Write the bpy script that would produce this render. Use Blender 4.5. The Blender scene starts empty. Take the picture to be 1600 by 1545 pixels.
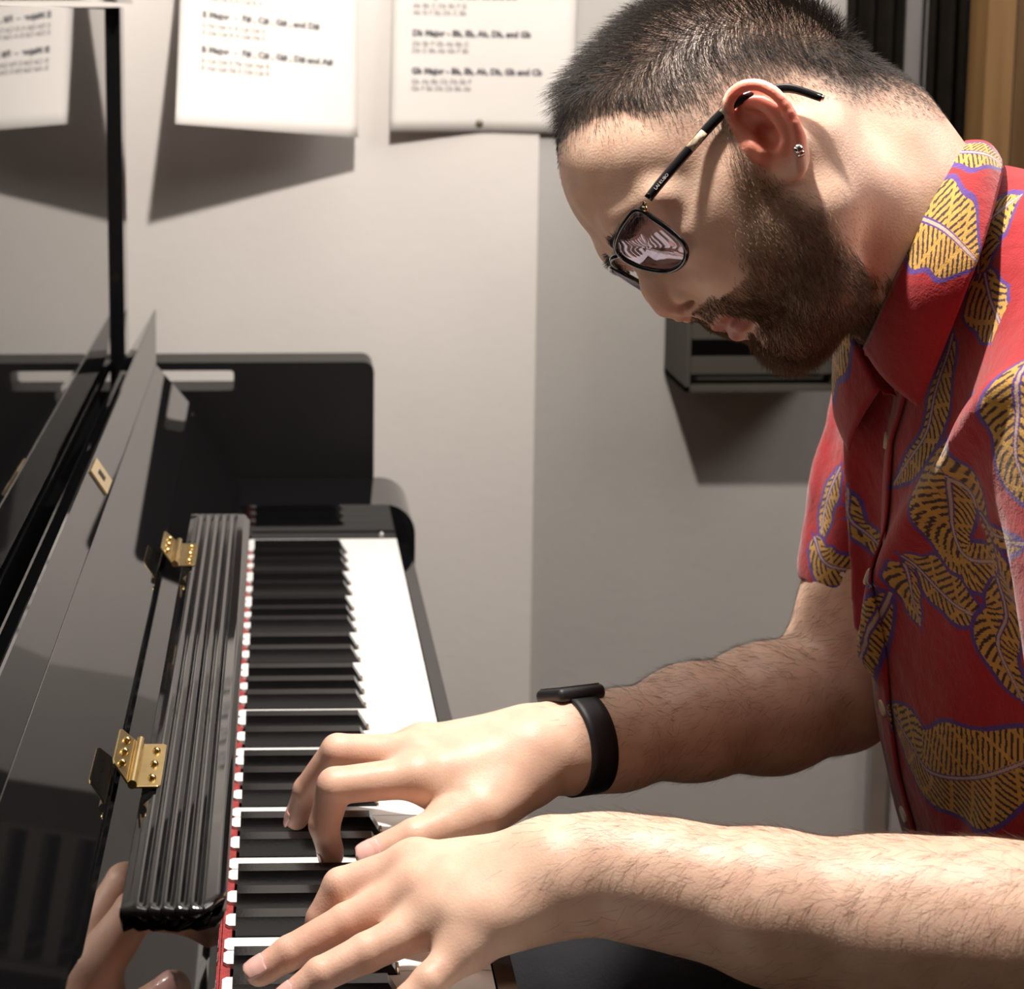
import bpy, bmesh, math, random
import numpy as np
from mathutils import Vector, Matrix
random.seed(7); rng = np.random.default_rng(7)
SC = bpy.context.scene
COL = SC.collection
# coordinates: metres; x = from the back of the keys towards the player, y = along the keyboard to the
# treble end, z = height above the tops of the white keys; the floor lies at z = FLOOR
FLOOR = -0.72; WALL = 0.965

# ------------------------------------------------------------------ camera
cd = bpy.data.cameras.new('camera'); cam = bpy.data.objects.new('camera', cd); COL.objects.link(cam)
cam.location = (0.03144, -1.012326, 0.538178)
cam.rotation_euler = (math.pi/2 - 0.128296, 0, -0.0202)
cd.sensor_width = 36; cd.lens = 2631.853/1600*36; cd.clip_start = 0.02
cd.shift_x = (800-492.4734)/1600; cd.shift_y = -(772.5-364.8842)/1600      # the photograph is a corner crop of its negative
cd.dof.use_dof = True; cd.dof.focus_distance = 0.98; cd.dof.aperture_fstop = 11.0
SC.camera = cam
# ------------------------------------------------------------------ world, lamp, added fill lights, exposure
w = bpy.data.worlds.new('world'); SC.world = w; w.use_nodes = True
w.node_tree.nodes['Background'].inputs[0].default_value = (1, .9, .8, 1)
w.node_tree.nodes['Background'].inputs[1].default_value = 0.008
def lamp(name, kind, loc, power, color, **k):
    l = bpy.data.lights.new(name, kind); l.energy = power; l.color = color
    for a, v in k.items(): setattr(l, a, v)
    o = bpy.data.objects.new(name, l); COL.objects.link(o); o.location = loc
    return o
lamp('hanging_lamp_light', 'SPOT', (0.155, 0.04, 1.130), 47, (1.0, .92, .84), shadow_soft_size=0.022, spot_size=math.radians(150), spot_blend=.25)
a = lamp('room_fill', 'AREA', (1.6, .05, 1.60), 16, (1.0, .95, .90), size=1.0)  # added area fill to lift the wall's shadows, no fixture here
a.rotation_euler = (Vector((.2, .965, .2))-Vector((1.6, .05, 1.60))).to_track_quat('-Z', 'Y').to_euler()
a = lamp('wall_fill', 'AREA', (.45, .50, 1.72), 7, (1.0, .94, .88), size=.9)  # added area fill from above, evens out the wall's brightness
a.rotation_euler = (Vector((.35, .965, .0))-Vector((.45, .50, 1.72))).to_track_quat('-Z', 'Y').to_euler()
SC.view_settings.view_transform = 'Standard'; SC.view_settings.look = 'None'
SC.view_settings.gamma = 1; SC.view_settings.use_curve_mapping = False
SC.view_settings.exposure = 0.75
SC.cycles.use_denoising = True
SC.cycles.max_bounces = 8
SC.cycles.sample_clamp_indirect = 6

# ------------------------------------------------------------------ helpers
def tag(o, label=None, cat=None, group=None, kind=None):
    if label: o['label'] = label
    if cat: o['category'] = cat
    if group: o['group'] = group
    if kind: o['kind'] = kind
    return o
def empty(name, loc, label, cat, group=None):
    o = bpy.data.objects.new(name, None); COL.objects.link(o); o.location = loc; o.empty_display_size = .05
    return tag(o, label, cat, group)
def link(name, me, mat=None, parent=None, smooth=False):
    o = bpy.data.objects.new(name, me); COL.objects.link(o)
    if mat is not None and not me.materials: me.materials.append(mat)
    if parent is not None:
        o.parent = parent
        p = parent; off = Vector((0, 0, 0))
        while p is not None: off += Vector(p.location); p = p.parent
        o.location = -off
    if smooth: me.polygons.foreach_set('use_smooth', [True]*len(me.polygons))
    return o
def from_bm(name, bm, mat=None, parent=None, smooth=False, bevel=0, seg=2, angle=.6):
    if bevel:
        es = [e for e in bm.edges if len(e.link_faces) == 2 and e.calc_face_angle(0) > angle]
        bmesh.ops.bevel(bm, geom=es, offset=bevel, segments=seg, affect='EDGES', profile=.5, clamp_overlap=True)
    bmesh.ops.recalc_face_normals(bm, faces=bm.faces)
    me = bpy.data.meshes.new(name); bm.to_mesh(me); bm.free()
    if smooth == 'auto':
        o = link(name, me, mat, parent, True)
        me.set_sharp_from_angle(angle=.22)
        return o
    return link(name, me, mat, parent, smooth)
def box_bm(x0, x1, y0, y1, z0, z1, bm=None):
    bm = bm or bmesh.new()
    v = [bm.verts.new((x, y, z)) for x in (x0, x1) for y in (y0, y1) for z in (z0, z1)]
    for f in ((0,1,3,2),(4,6,7,5),(0,4,5,1),(2,3,7,6),(0,2,6,4),(1,5,7,3)): bm.faces.new([v[i] for i in f])
    return bm
def box(name, x0, x1, y0, y1, z0, z1, mat, parent=None, bevel=0, seg=2, smooth='auto'):
    return from_bm(name, box_bm(x0, x1, y0, y1, z0, z1), mat, parent, smooth, bevel, seg)
def prism_bm(poly, axis, a, b, bm=None):
    """extrude a 2-D outline along an axis: 'y' takes (x, z), 'z' takes (x, y)"""
    bm = bm or bmesh.new()
    mk = (lambda p, t: (p[0], t, p[1])) if axis == 'y' else (lambda p, t: (p[0], p[1], t))
    A = [bm.verts.new(mk(p, a)) for p in poly]; B = [bm.verts.new(mk(p, b)) for p in poly]
    n = len(poly)
    bm.faces.new(A); bm.faces.new(B[::-1])
    for i in range(n): bm.faces.new((A[i], B[i], B[(i+1) % n], A[(i+1) % n]))
    return bm
def tube_mesh(name, pts, rad, mat, parent=None, n=10, closed=False, squash=None, up=(0, 0, 1)):
    """swept tube; rad scalar or list; squash = (a, b) radii factors across / along 'up'"""
    P = [Vector(p) for p in pts]; N = len(P); bm = bmesh.new(); rings = []
    for i in range(N):
        t = (P[(i+1) % N] - P[i-1]) if closed else (P[min(i+1, N-1)] - P[max(i-1, 0)])
        t.normalize(); a = Vector(up) - t*t.dot(Vector(up))
        if a.length < 1e-4: a = Vector((1, 0, 0)) - t*t.x
        a.normalize(); b = t.cross(a); r = rad[i] if hasattr(rad, '__len__') else rad
        sa, sb = squash or (1, 1)
        rings.append([bm.verts.new(P[i] + a*(math.cos(q)*r*sb) + b*(math.sin(q)*r*sa)) for q in [2*math.pi*k/n for k in range(n)]])
    for i in range(N if closed else N-1):
        A, B = rings[i], rings[(i+1) % N]
        for k in range(n): bm.faces.new((A[k], A[(k+1) % n], B[(k+1) % n], B[k]))
    if not closed: bm.faces.new(rings[0]); bm.faces.new(rings[-1][::-1])
    return from_bm(name, bm, mat, parent, True)
def grid_mesh(name, P, mat, parent=None, thick=0, uv=None, smooth=True):
    """P: (n, m, 3) array of points -> sheet, with thickness when asked"""
    P = np.asarray(P, float); n, m = P.shape[:2]
    idx = np.arange(n*m).reshape(n, m)
    q = np.stack([idx[:-1, :-1], idx[1:, :-1], idx[1:, 1:], idx[:-1, 1:]], -1).reshape(-1, 4)
    V = P.reshape(-1, 3); UV = None if uv is None else np.asarray(uv, float).reshape(-1, 2)
    if thick:
        du = np.gradient(P, axis=0); dv = np.gradient(P, axis=1); nn = np.cross(du, dv)
        nn /= np.linalg.norm(nn, axis=-1, keepdims=True) + 1e-9
        V = np.concatenate([V, (P - nn*thick).reshape(-1, 3)]); k = n*m
        if UV is not None: UV = np.concatenate([UV, UV])
        rim = [(idx[0, j], idx[0, j+1]) for j in range(m-1)] + [(idx[i, -1], idx[i+1, -1]) for i in range(n-1)] \
            + [(idx[-1, j+1], idx[-1, j]) for j in range(m-2, -1, -1)] + [(idx[i+1, 0], idx[i, 0]) for i in range(n-2, -1, -1)]
        rq = np.array([(b, a, a+k, b+k) for a, b in rim])
        q = np.concatenate([q, q[:, ::-1]+k, rq[:, ::-1]])
    me = bpy.data.meshes.new(name); me.from_pydata(V.tolist(), [], q.tolist())
    if UV is not None:
        l = me.uv_layers.new(name='UVMap'); vi = np.empty(len(me.loops), np.int32); me.loops.foreach_get('vertex_index', vi)
        l.data.foreach_set('uv', UV[vi].ravel())
    me.validate()
    return link(name, me, mat, parent, smooth)

# ------------------------------------------------------------------ materials
def mat(name, color, rough=.5, bump=0, bscale=200, var=0, vscale=20, coat=0, metal=0, spec=.5, sss=0, ior=1.5, **k):
    m = bpy.data.materials.new(name); m.use_nodes = True; nt = m.node_tree; b = nt.nodes['Principled BSDF']
    c = tuple(color) + (1,)
    b.inputs['Base Color'].default_value = c; b.inputs['Roughness'].default_value = rough
    b.inputs['Metallic'].default_value = metal; b.inputs['Specular IOR Level'].default_value = spec
    b.inputs['IOR'].default_value = ior
    b.inputs['Coat Weight'].default_value = coat; b.inputs['Coat Roughness'].default_value = .01
    tc = nt.nodes.new('ShaderNodeTexCoord')
    if var:
        n = nt.nodes.new('ShaderNodeTexNoise'); n.inputs['Scale'].default_value = vscale; n.inputs['Detail'].default_value = 5
        nt.links.new(tc.outputs['Object'], n.inputs['Vector'])
        r = nt.nodes.new('ShaderNodeValToRGB'); r.color_ramp.elements[0].position = .3; r.color_ramp.elements[1].position = .7
        r.color_ramp.elements[0].color = tuple(x*(1-var) for x in color) + (1,)
        r.color_ramp.elements[1].color = tuple(min(1, x*(1+var)) for x in color) + (1,)
        nt.links.new(n.outputs['Fac'], r.inputs['Fac']); nt.links.new(r.outputs['Color'], b.inputs['Base Color'])
    if bump:
        n = nt.nodes.new('ShaderNodeTexNoise'); n.inputs['Scale'].default_value = bscale; n.inputs['Detail'].default_value = 4
        nt.links.new(tc.outputs['Object'], n.inputs['Vector'])
        bp = nt.nodes.new('ShaderNodeBump'); bp.inputs['Strength'].default_value = 1; bp.inputs['Distance'].default_value = bump
        nt.links.new(n.outputs['Fac'], bp.inputs['Height']); nt.links.new(bp.outputs['Normal'], b.inputs['Normal'])
    return m
def wood_mat(name, c0, c1, rough=.45):
    m = mat(name, c0, rough); nt = m.node_tree; b = nt.nodes['Principled BSDF']; tc = nt.nodes['Texture Coordinate']
    mp = nt.nodes.new('ShaderNodeMapping'); mp.inputs['Scale'].default_value = (40, 40, 2.2)
    n = nt.nodes.new('ShaderNodeTexNoise'); n.inputs['Scale'].default_value = 1.5; n.inputs['Detail'].default_value = 8
    r = nt.nodes.new('ShaderNodeValToRGB'); r.color_ramp.elements[0].color = c0+(1,); r.color_ramp.elements[1].color = c1+(1,)
    r.color_ramp.elements[0].position = .35; r.color_ramp.elements[1].position = .68
    nt.links.new(tc.outputs['Object'], mp.inputs['Vector']); nt.links.new(mp.outputs['Vector'], n.inputs['Vector'])
    nt.links.new(n.outputs['Fac'], r.inputs['Fac']); nt.links.new(r.outputs['Color'], b.inputs['Base Color'])
    return m
M = {}
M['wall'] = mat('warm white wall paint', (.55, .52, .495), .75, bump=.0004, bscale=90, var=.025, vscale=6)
M['wall_grey'] = mat('darker grey wall', (.335, .32, .305), .75, bump=.0004, bscale=90, var=.03, vscale=6)  # back wall, a darker grey than the raised panel beside it
M['dark_wall'] = mat('brown wall paint', (.16, .12, .09), .8, var=.1, vscale=4)
M['floor'] = wood_mat('floor boards', (.10, .06, .035), (.2, .12, .07), .4)
M['ceiling'] = mat('ceiling paint', (.75, .72, .68), .85, var=.02)
M['lacquer'] = mat('black polished lacquer', (.004, .004, .0045), .03, coat=.35, ior=1.52, var=.05, vscale=3)
M['lacquer2'] = mat('black satin lacquer', (.006, .006, .0065), .12, coat=.3, var=.1, vscale=9)
M['board'] = mat('black painted board', (.006, .006, .0065), .38, spec=.25, var=.1, vscale=9)
M['ivory'] = mat('white key plastic', (.86, .85, .83), .12, coat=.3, var=.01)
M['keywood'] = wood_mat('key wood', (.45, .3, .16), (.6, .42, .25))
M['ebony'] = mat('black key plastic', (.007, .0065, .007), .22, var=.15, vscale=60, bump=.00005, bscale=600)
M['felt'] = mat('red felt', (.34, .045, .045), .95, bump=.001, bscale=900, var=.25, vscale=300)
M['brass'] = mat('brass', (.62, .46, .2), .24, metal=1, var=.15, vscale=80)
M['brass_pale'] = mat('pale brass plate', (.78, .62, .38), .38, metal=.85, var=.06, vscale=40)
M['hole'] = mat('keyhole dark', (.01, .008, .006), .7, var=.2)
M['paper'] = mat('white paper', (.54, .515, .49), .7, var=.015, vscale=15, bump=.0006, bscale=14)
M['ink'] = mat('black print', (.05, .05, .06), .6, var=.05)
M['ink2'] = mat('grey print', (.22, .21, .21), .6, var=.05)
M['pin'] = mat('pin', (.16, .13, .09), .35, metal=.6, var=.1)
M['vent'] = mat('olive grey enamel', (.042, .038, .031), .6, spec=.2, var=.06, vscale=12)
M['slot'] = mat('slot dark', (.012, .010, .007), .8, var=.2)
M['curtain'] = mat('dark brown cloth', (.006, .0045, .003), .9, spec=.08, bump=.0008, bscale=300, var=.3, vscale=30)
M['steel'] = mat('grey metal', (.42, .40, .39), .35, metal=.8, var=.05, vscale=30)
M['door'] = wood_mat('brown wood veneer', (.062, .032, .012), (.092, .050, .020), .42)
M['door_edge'] = wood_mat('light wood edge', (.12, .064, .023), (.165, .094, .038), .45)
# ------------------------------------------------------------------ the room
def wallbox(name, *a): return tag(box(name, *a[:6], a[6]), kind='structure')
wallbox('floor', -.47, 2.4, -2.4, 1.06, FLOOR-.06, FLOOR, M['floor'])
wallbox('ceiling', -.47, 2.4, -2.4, 1.06, 1.78, 1.84, M['ceiling'])
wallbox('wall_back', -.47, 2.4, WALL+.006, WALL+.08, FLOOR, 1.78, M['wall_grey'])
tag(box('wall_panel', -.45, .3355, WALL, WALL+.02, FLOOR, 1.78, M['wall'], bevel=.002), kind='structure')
wallbox('wall_left', -.53, -.45, -2.4, 1.06, FLOOR, 1.78, M['wall'])
wallbox('wall_right', 2.4, 2.48, -2.4, 1.06, FLOOR, 1.78, M['dark_wall'])
wallbox('wall_front', -.47, 2.4, -2.48, -2.4, FLOOR, 1.78, M['dark_wall'])
# upright metal strip at the end of the grey wall
tag(box('trim_1', .758, .779, WALL-.012, WALL+.01, FLOOR, 1.78, M['steel'], bevel=.004, seg=3), kind='structure')

# dark cloth curtains beside the strip, hanging in soft pleats
def curtain(name, x0, x1, z0, z1, n, label):
    xs = np.linspace(x0, x1, 60); zs = np.linspace(z0, z1, 14)
    P = np.array([[(x, WALL-.018-.009*math.sin((x-x0)/(x1-x0)*n*2*math.pi)*(1+.15*math.sin(z*7)), z) for z in zs] for x in xs])
    o = grid_mesh(name, P, M['curtain'], None, .003)
    return tag(o, label, 'curtain')
curtain('curtain', .688, .755, .17, 1.70, 3, 'dark brown cloth curtain on the wall left of the grey metal strip')
curtain('curtain', .783, .828, .10, 1.70, 2, 'black brown cloth curtain in the gap between metal strip and wood board')
# tall wooden board / door leaf at the right
t = empty('wooden_door', (.90, .915, FLOOR), 'brown wooden door leaf with pale edge standing open behind the player', 'door')
prof = [(.865, FLOOR+.01), (.895, FLOOR+.01), (.895, 1.32), (.865, 1.32)]
box('door_edge', .8305, .862, .890, .940, FLOOR, 1.32, M['door_edge'], t, .003)
box('door_panel', .8625, 1.55, .895, .935, FLOOR, 1.32, M['door'], t, .003)

# louvred vent on the wall
t = empty('wall_vent', (.64, WALL, .2), 'olive grey louvred wall vent with black horizontal slots behind the beard', 'vent')
vx0, vx1, vz0, vz1, vd = .4905, .672, .114, .43, .108
def vent_bm():
    bm = bmesh.new()
    box_bm(vx0, vx0+.005, WALL-vd, WALL, vz0, vz1, bm); box_bm(vx1-.012, vx1, WALL-vd, WALL, vz0, vz1, bm)
    box_bm(vx0, vx1, WALL-vd, WALL, vz1-.012, vz1, bm); box_bm(vx0, vx1, WALL-vd, WALL, vz0, vz0+.006, bm)
    return bm
from_bm('vent_case', vent_bm(), M['vent'], t, 'auto', .0025)
box('vent_back', vx0+.005, vx1-.012, WALL-.035, WALL-.03, vz0, vz1-.012, M['slot'], t)
for i in range(7):
    z = vz0+.020+i*.0405
    bm = bmesh.new(); prism = [(0, 0)]
    o = from_bm('vent_slat', box_bm(vx0+.0045, vx1-.011, WALL-vd+.004, WALL-vd+.012, z, z+.019), M['vent'], t, 'auto', .002)

# ------------------------------------------------------------------ printed sheets on the wall
def sheet(x0, z0, tilt, wd, ht, lift, label, lines, pins, lean=None):
    """bottom-left corner (x0, z0) on the wall, tilt in radians (clockwise), lift(u, v) away from the wall"""
    ct, st = math.cos(tilt), math.sin(tilt); sx = st if lean is None else lean
    def pt(u, v, off=0.0):
        return (x0+u*wd*ct+v*ht*sx, WALL-.0015-lift(u, v)-off, z0-u*wd*st+v*ht*ct)
    P = np.array([[pt(u, v) for v in np.linspace(0, 1, 20)] for u in np.linspace(0, 1, 20)])
    o = grid_mesh('paper_sheet', P, M['paper'], None, .0002)
    tag(o, label, 'paper', 'printed sheets pinned to the wall')
    for (u, v, size, txt, ink) in lines:
        c = bpy.data.curves.new('text', 'FONT'); c.body = txt; c.size = size; c.offset = .0005 if ink == 'ink' else .00018
        c.resolution_u = 3; c.materials.append(M[ink]); c.extrude = 0
        tmp = bpy.data.objects.new('tmp', c); COL.objects.link(tmp)
        dg = bpy.context.evaluated_depsgraph_get(); me = bpy.data.meshes.new_from_object(tmp.evaluated_get(dg))
        COL.objects.unlink(tmp); bpy.data.objects.remove(tmp)
        co = np.empty(len(me.vertices)*3); me.vertices.foreach_get('co', co); co = co.reshape(-1, 3)
        co = np.array([pt(u+c0[0]/wd, v+c0[1]/ht, .0006) for c0 in co]); me.vertices.foreach_set('co', co.ravel())
        link('text_line', me, M[ink], o)
    for u, v in pins:
        bm = bmesh.new(); bmesh.ops.create_uvsphere(bm, u_segments=10, v_segments=6, radius=.0048)
        bmesh.ops.scale(bm, vec=(1, .5, 1), verts=bm.verts); bmesh.ops.translate(bm, vec=pt(u, v, .001), verts=bm.verts)
        from_bm('pin', bm, M['pin'], o, True)
    return o
LX = .118
def entries(items, u, v0, dv, wd, ht):
    out = []
    for i, (h, l1, l2) in enumerate(items):
        v = v0 + dv*i
        out += [(u, v, .0098, h, 'ink'), (u, v-.0115/ht, .0078, l1, 'ink2'), (u, v-.0195/ht, .0078, l2, 'ink2')]
    return out
SH, FL = '#', 'b'
p2 = [('B Major  -  F# , C# , G# , D# and A#', 'B C# D# E F# G# A# B', 'B A# G# F# E D# C# B'),
      ('E Major  -  F# , C# , G# , and D#', 'E F# G# A B C# D# E', 'E D# C# B A G# F# E'),
      ('A Major  -  F# , C# , and G#', 'A B C# D E F# G# A', 'A G# F# E D C# B A'),
      ('D Major  -  F# , and C#', 'D E F# G A B C# D', 'D C# B A G F# E D')]
p3 = [('Gb Major - Bb, Eb, Ab, Db, Gb and Cb', 'Gb Ab Bb Cb Db Eb F', 'Gb F Eb Db Cb Bb Ab'),
      ('Db Major - Bb, Eb, Ab, Db, and Gb', 'Db Eb F Gb Ab Bb C', 'Db C Bb Ab Gb F Eb'),
      ('Ab Major - Bb, Eb, Ab, and Db', 'Ab Bb C Db Eb F G', 'Ab G F Eb Db C Bb'),
      ('Eb Major - Bb, Eb, and Ab', 'Eb F G Ab Bb C D', 'Eb D C Bb Ab G F')]
W2, H2 = .2155, .279
sheet(-.0838, .4222, .108, .2045, H2, lambda u, v: (.140*(1-u)+.050*u)*(1-min(v*1.1, 1))**1.35,
      'left printed sheet of scales curling away from the wall above the piano', entries(p2, .125, .285, .140, .2045, H2), [(.5, .96)], .01)
sheet(.1583, .4056, .018, W2, H2, lambda u, v: (.020*max(0, .5-u)*2+.004*max(0, u-.6))*(1-v)+.001,
      'printed sheet of scales lying flat with a pin at its bottom edge', entries(p3, .11, .240, .157, W2, H2), [(.49, .035), (.5, .97)])

# ------------------------------------------------------------------ black board with a hand slot, standing between piano and wall
t = empty('slotted_board', (0, .81, FLOOR), 'black board with a rectangular hand slot standing behind the treble end of the piano', 'board')
def hole_plate(x0, x1, z0, z1, hx0, hx1, hz0, hz1, y0, y1, r):
    bm = bmesh.new()
    def rr(x0, x1, z0, z1, r, n=6):
        p = []
        for cx, cz, a0 in ((x1-r, z1-r, 0), (x0+r, z1-r, 90), (x0+r, z0+r, 180), (x1-r, z0+r, 270)):
            for k in range(n+1):
                a = math.radians(a0+90*k/n); p.append((cx+r*math.cos(a), cz+r*math.sin(a)))
        return p
    for y in (y0, y1):
        es = []
        for loop in (rr(x0, x1, z0, z1, r), rr(hx0, hx1, hz0, hz1, .004)):
            v = [bm.verts.new((a, y, b)) for a, b in loop]
            es += [bm.edges.new((v[i], v[(i+1) % len(v)])) for i in range(len(v))]
        bmesh.ops.triangle_fill(bm, edges=es, use_beauty=True)
    bm.verts.ensure_lookup_table(); n = len(bm.verts)//2
    m = 28
    for base, cnt in ((0, m), (m, n-m)):
        for i in range(cnt):
            a, b = base+i, base+(i+1) % cnt
            bm.faces.new((bm.verts[a], bm.verts[b], bm.verts[b+n], bm.verts[a+n]))
    return bm
o = from_bm('board', hole_plate(-.33, .1325, FLOOR, .1635, -.14, -.021, .132, .1545, .795, .845, .012), M['board'], t, 'auto', .004, 2)
# ------------------------------------------------------------------ the upright piano
piano = empty('upright_piano', (0, .07, FLOOR), 'black polished upright piano with open fallboard along the left of the picture', 'piano')
K = .0235; Y0, Y1 = -.62, .745
L = M['lacquer']
# case: upper panel, lower panel, side, lid
box('upper_panel', -.160, -.1425, Y0, Y1, .15, .545, L, piano, .002)
box('lower_panel', -.08, -.055, Y0, Y1, FLOOR+.08, -.07, L, piano, .002)
box('back_panel', -.41, -.39, Y0, .785, FLOOR+.05, .54, M['lacquer2'], piano)
for y in (Y1, Y0-.04):
    prof = [(-.41, FLOOR), (-.1345, FLOOR), (-.1345, .5475), (-.41, .5475)]
    from_bm('case_side', prism_bm(prof, 'y', y, y+.04), L, piano, 'auto', .003, 3)
box('lid', -.42, -.126, Y0-.05, .795, .551, .573, L, piano, .006, 3)
box('bottom_board', -.39, -.06, Y0, Y1, FLOOR+.03, FLOOR+.06, M['lacquer2'], piano)
# key bed, key slip, arms
box('key_bed', -.10, .150, Y0, .785, -.095, -.045, L, piano, .003)
box('key_slip', .1525, .1638, Y0, .69, -.07, -.006, L, piano, .0035, 3)
def arm_bm(y0, y1):
    p = [(-.13, -.06), (.170, -.06), (.170, .002)]
    for k in range(1, 9):
        a = math.pi/2*k/8; p.append((.170-.032*(1-math.cos(a)), .003+.032*math.sin(a)))
    p += [(-.13, .035)]
    return prism_bm(p, 'y', y0, y1)
from_bm('arm', arm_bm(.686, .79), L, piano, 'auto', .003, 3)
from_bm('arm', arm_bm(Y0-.05, -.555), L, piano, 'auto', .003, 3)
box('key_block', .0, .150, .6825, .6855, -.03, .006, M['lacquer2'], piano, .0006)
bm = bmesh.new(); bmesh.ops.create_uvsphere(bm, u_segments=10, v_segments=6, radius=.0028); bmesh.ops.translate(bm, vec=(.1345, .6815, .0045), verts=bm.verts)
from_bm('screw', bm, M['steel'], piano, True)
for y in (-.58, .735):
    prof = [(.10, FLOOR), (.15, FLOOR), (.155, FLOOR+.1), (.145, FLOOR+.3), (.165, -.10), (.165, -.06), (.09, -.06), (.09, -.10), (.108, FLOOR+.3), (.098, FLOOR+.1)]
    from_bm('leg', prism_bm(prof, 'y', y-.025, y+.025), L, piano, 'auto', .004)
# red felt and name board behind the keys
box('felt_strip', -.0046, .0010, Y0, .685, -.03, -.0022, M['felt'], piano, .0008)
prof = [(-.0048, -.045), (-.0048, .026), (-.010, .032), (-.063, .1195), (-.078, .1195), (-.05, .03), (-.03, -.045)]
from_bm('name_board', prism_bm(prof, 'y', Y0, Y1), L, piano, 'auto', .0015)
# keys
WT = {0: 'C', 1: 'D', 2: 'E', 3: 'F', 4: 'G', 5: 'A', 6: 'B'}
BOFF = {0: -.0027, 1: .0027, 3: -.0035, 4: 0.0, 5: .0035}
blacks = []
for i in range(-23, 28):
    if i % 7 in BOFF and i not in (-23,) or i == -23: 
        if i % 7 in BOFF: blacks.append((i, (i+1)*K+BOFF[i % 7]))
bset = {i: y for i, y in blacks}
BW = .0061
def white_poly(i):
    y0, y1 = i*K+.0004, (i+1)*K-.0004
    a0 = bset[i-1]+BW+.0006 if (i-1) in bset else y0
    a1 = bset[i]-BW-.0006 if i in bset else y1
    p = [(.150, y0), (.150, y1), (.0975, y1)]
    if a1 < y1: p.append((.0975, a1))
    r = .0022
    p += [(r-.0030, a1), (-.0030, a1-r), (-.0030, a0+r), (r-.0030, a0)]
    if a0 > y0: p.append((.0975, a0))
    p.append((.0975, y0))
    q = []
    for v in p:
        if not q or (abs(v[0]-q[-1][0])+abs(v[1]-q[-1][1])) > 1e-5: q.append(v)
    if abs(q[-1][0]-q[0][0])+abs(q[-1][1]-q[0][1]) < 1e-5: q.pop()
    return q
PRESSED = {-5: 0, }
for i in range(-23, 29):
    dz = PRESSED.get(i, 0)
    o = from_bm('white_key', prism_bm(white_poly(i), 'z', -.0032+dz, 0+dz), M['ivory'], piano, 'auto', .0009, 2)
    bm = box_bm(.003, .1485, i*K+.0012, (i+1)*K-.0012, -.024, -.0032)
    from_bm('key_stick', bm, M['keywood'], o)
def black_bm(y):
    bm = bmesh.new()
    z0, z1 = -.004, .0118
    sec = [(.0030, z0, BW), (.0034, z1, .0047), (.089, z1, .0047), (.0962, z0+.004, .0058), (.0965, z0, BW)]
    A = [bm.verts.new((x, y-h, z)) for x, z, h in sec]; B = [bm.verts.new((x, y+h, z)) for x, z, h in sec]
    bm.faces.new(A); bm.faces.new(B[::-1])
    for k in range(5): bm.faces.new((A[k], B[k], B[(k+1) % 5], A[(k+1) % 5]))
    return bm
for i, y in blacks:
    from_bm('black_key', black_bm(y), M['ebony'], piano, 'auto', .0012, 2)
# fallboard, leaning back at 52 degrees; its nose board carries the lock
prof = [(-.0622, .1250), (-.1016, .1720), (-.1360, .1780), (-.1360, .168), (-.0850, .1185), (-.0660, .1185)]
fall = from_bm('fallboard', prism_bm(prof, 'y', Y0+.002, Y1-.002), L, piano, 'auto', .0012)
prof = [(-.1021, .1728), (-.1166, .1951), (-.1182, .1956), (-.1320, .1830), (-.1320, .1800)]
bm = prism_bm(prof, 'y', Y0+.002, Y1-.002)
for v in bm.verts:
    if v.co.y > 0: v.co.y = .750+(v.co.z-.1728)/.0223*.195 if v.co.x > -.12 else .742   # the far end runs out to a point
nose = from_bm('fallboard_nose', bm, L, piano, 'auto', .0009)
# lock plate with keyhole on the nose
def on_nose(y, t): # t 0..1 from seam to tip
    a = Vector((-.1021, y, .1728)); b = Vector((-.1166, y, .1951)); return a+(b-a)*t
bm = bmesh.new(); nrm = Vector((.838, 0, .545))
ly = .262
def plate(bm, y0, y1, t0, t1, h):
    v = [on_nose(y, t)+nrm*k for k in (.0002, h) for (y, t) in ((y0, t0), (y1, t0), (y1, t1), (y0, t1))]
    v = [bm.verts.new(p) for p in v]
    for f in ((0,1,2,3),(4,7,6,5),(0,4,5,1),(1,5,6,2),(2,6,7,3),(3,7,4,0)): bm.faces.new([v[i] for i in f])
lp = None
plate(bm, ly-.019, ly+.019, .1, .92, .0016)
lp = from_bm('lock_plate', bm, M['brass_pale'], nose, 'auto', .0005)
bm = bmesh.new(); plate(bm, ly-.0055, ly+.0055, .36, .68, .0019)
from_bm('keyhole', bm, M['hole'], nose, False)
# ribbed music shelf hinged to the fallboard
def shelf():
    x0, x1, ya, yb, zt = -.0455, .0040, -.268, .370, .1225
    nx, ny = 140, 40
    X = np.linspace(x0, x1, nx)
    ys = np.concatenate([np.linspace(0, .05, 14)**1.0, np.linspace(.06, .94, 14), np.linspace(.95, 1, 12)])
    top = np.zeros((nx, len(ys), 3))
    for i, x in enumerate(X):
        q = (x-x0)/(x1-x0)
        rib = 0.0
        if .14 < q < .80:
            ph = ((q-.14)/.66*5) % 1          # a narrow flat crest, then a long fall towards the player
            rib = 0 if ph < .20 else (-.0034*(ph-.20)/.70 if ph < .90 else -.0034*(1-ph)/.10)
        elif q <= .14: rib = -.0025*(.14-q)/.14
        edge = .0035*max(0, (q-.90)/.10)**2
        ra = .016*max(0, (q-.72)/.28)**2.2; rb = .004*max(0, (q-.85)/.15)**2
        Ya, Yb = ya+ra, yb-rb
        for j, s in enumerate(ys):
            y = Ya+(Yb-Ya)*s
            e = min(s, 1-s)*(Yb-Ya); drop = .003*max(0, 1-e/.004)**2
            r = rib*min(1, max(0, (e-.003)/.004))
            top[i, j] = (x, y, zt+r-edge-drop)
    return top
T = shelf()
shelf_o = grid_mesh('music_shelf', T, L, piano, .011)
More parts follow.
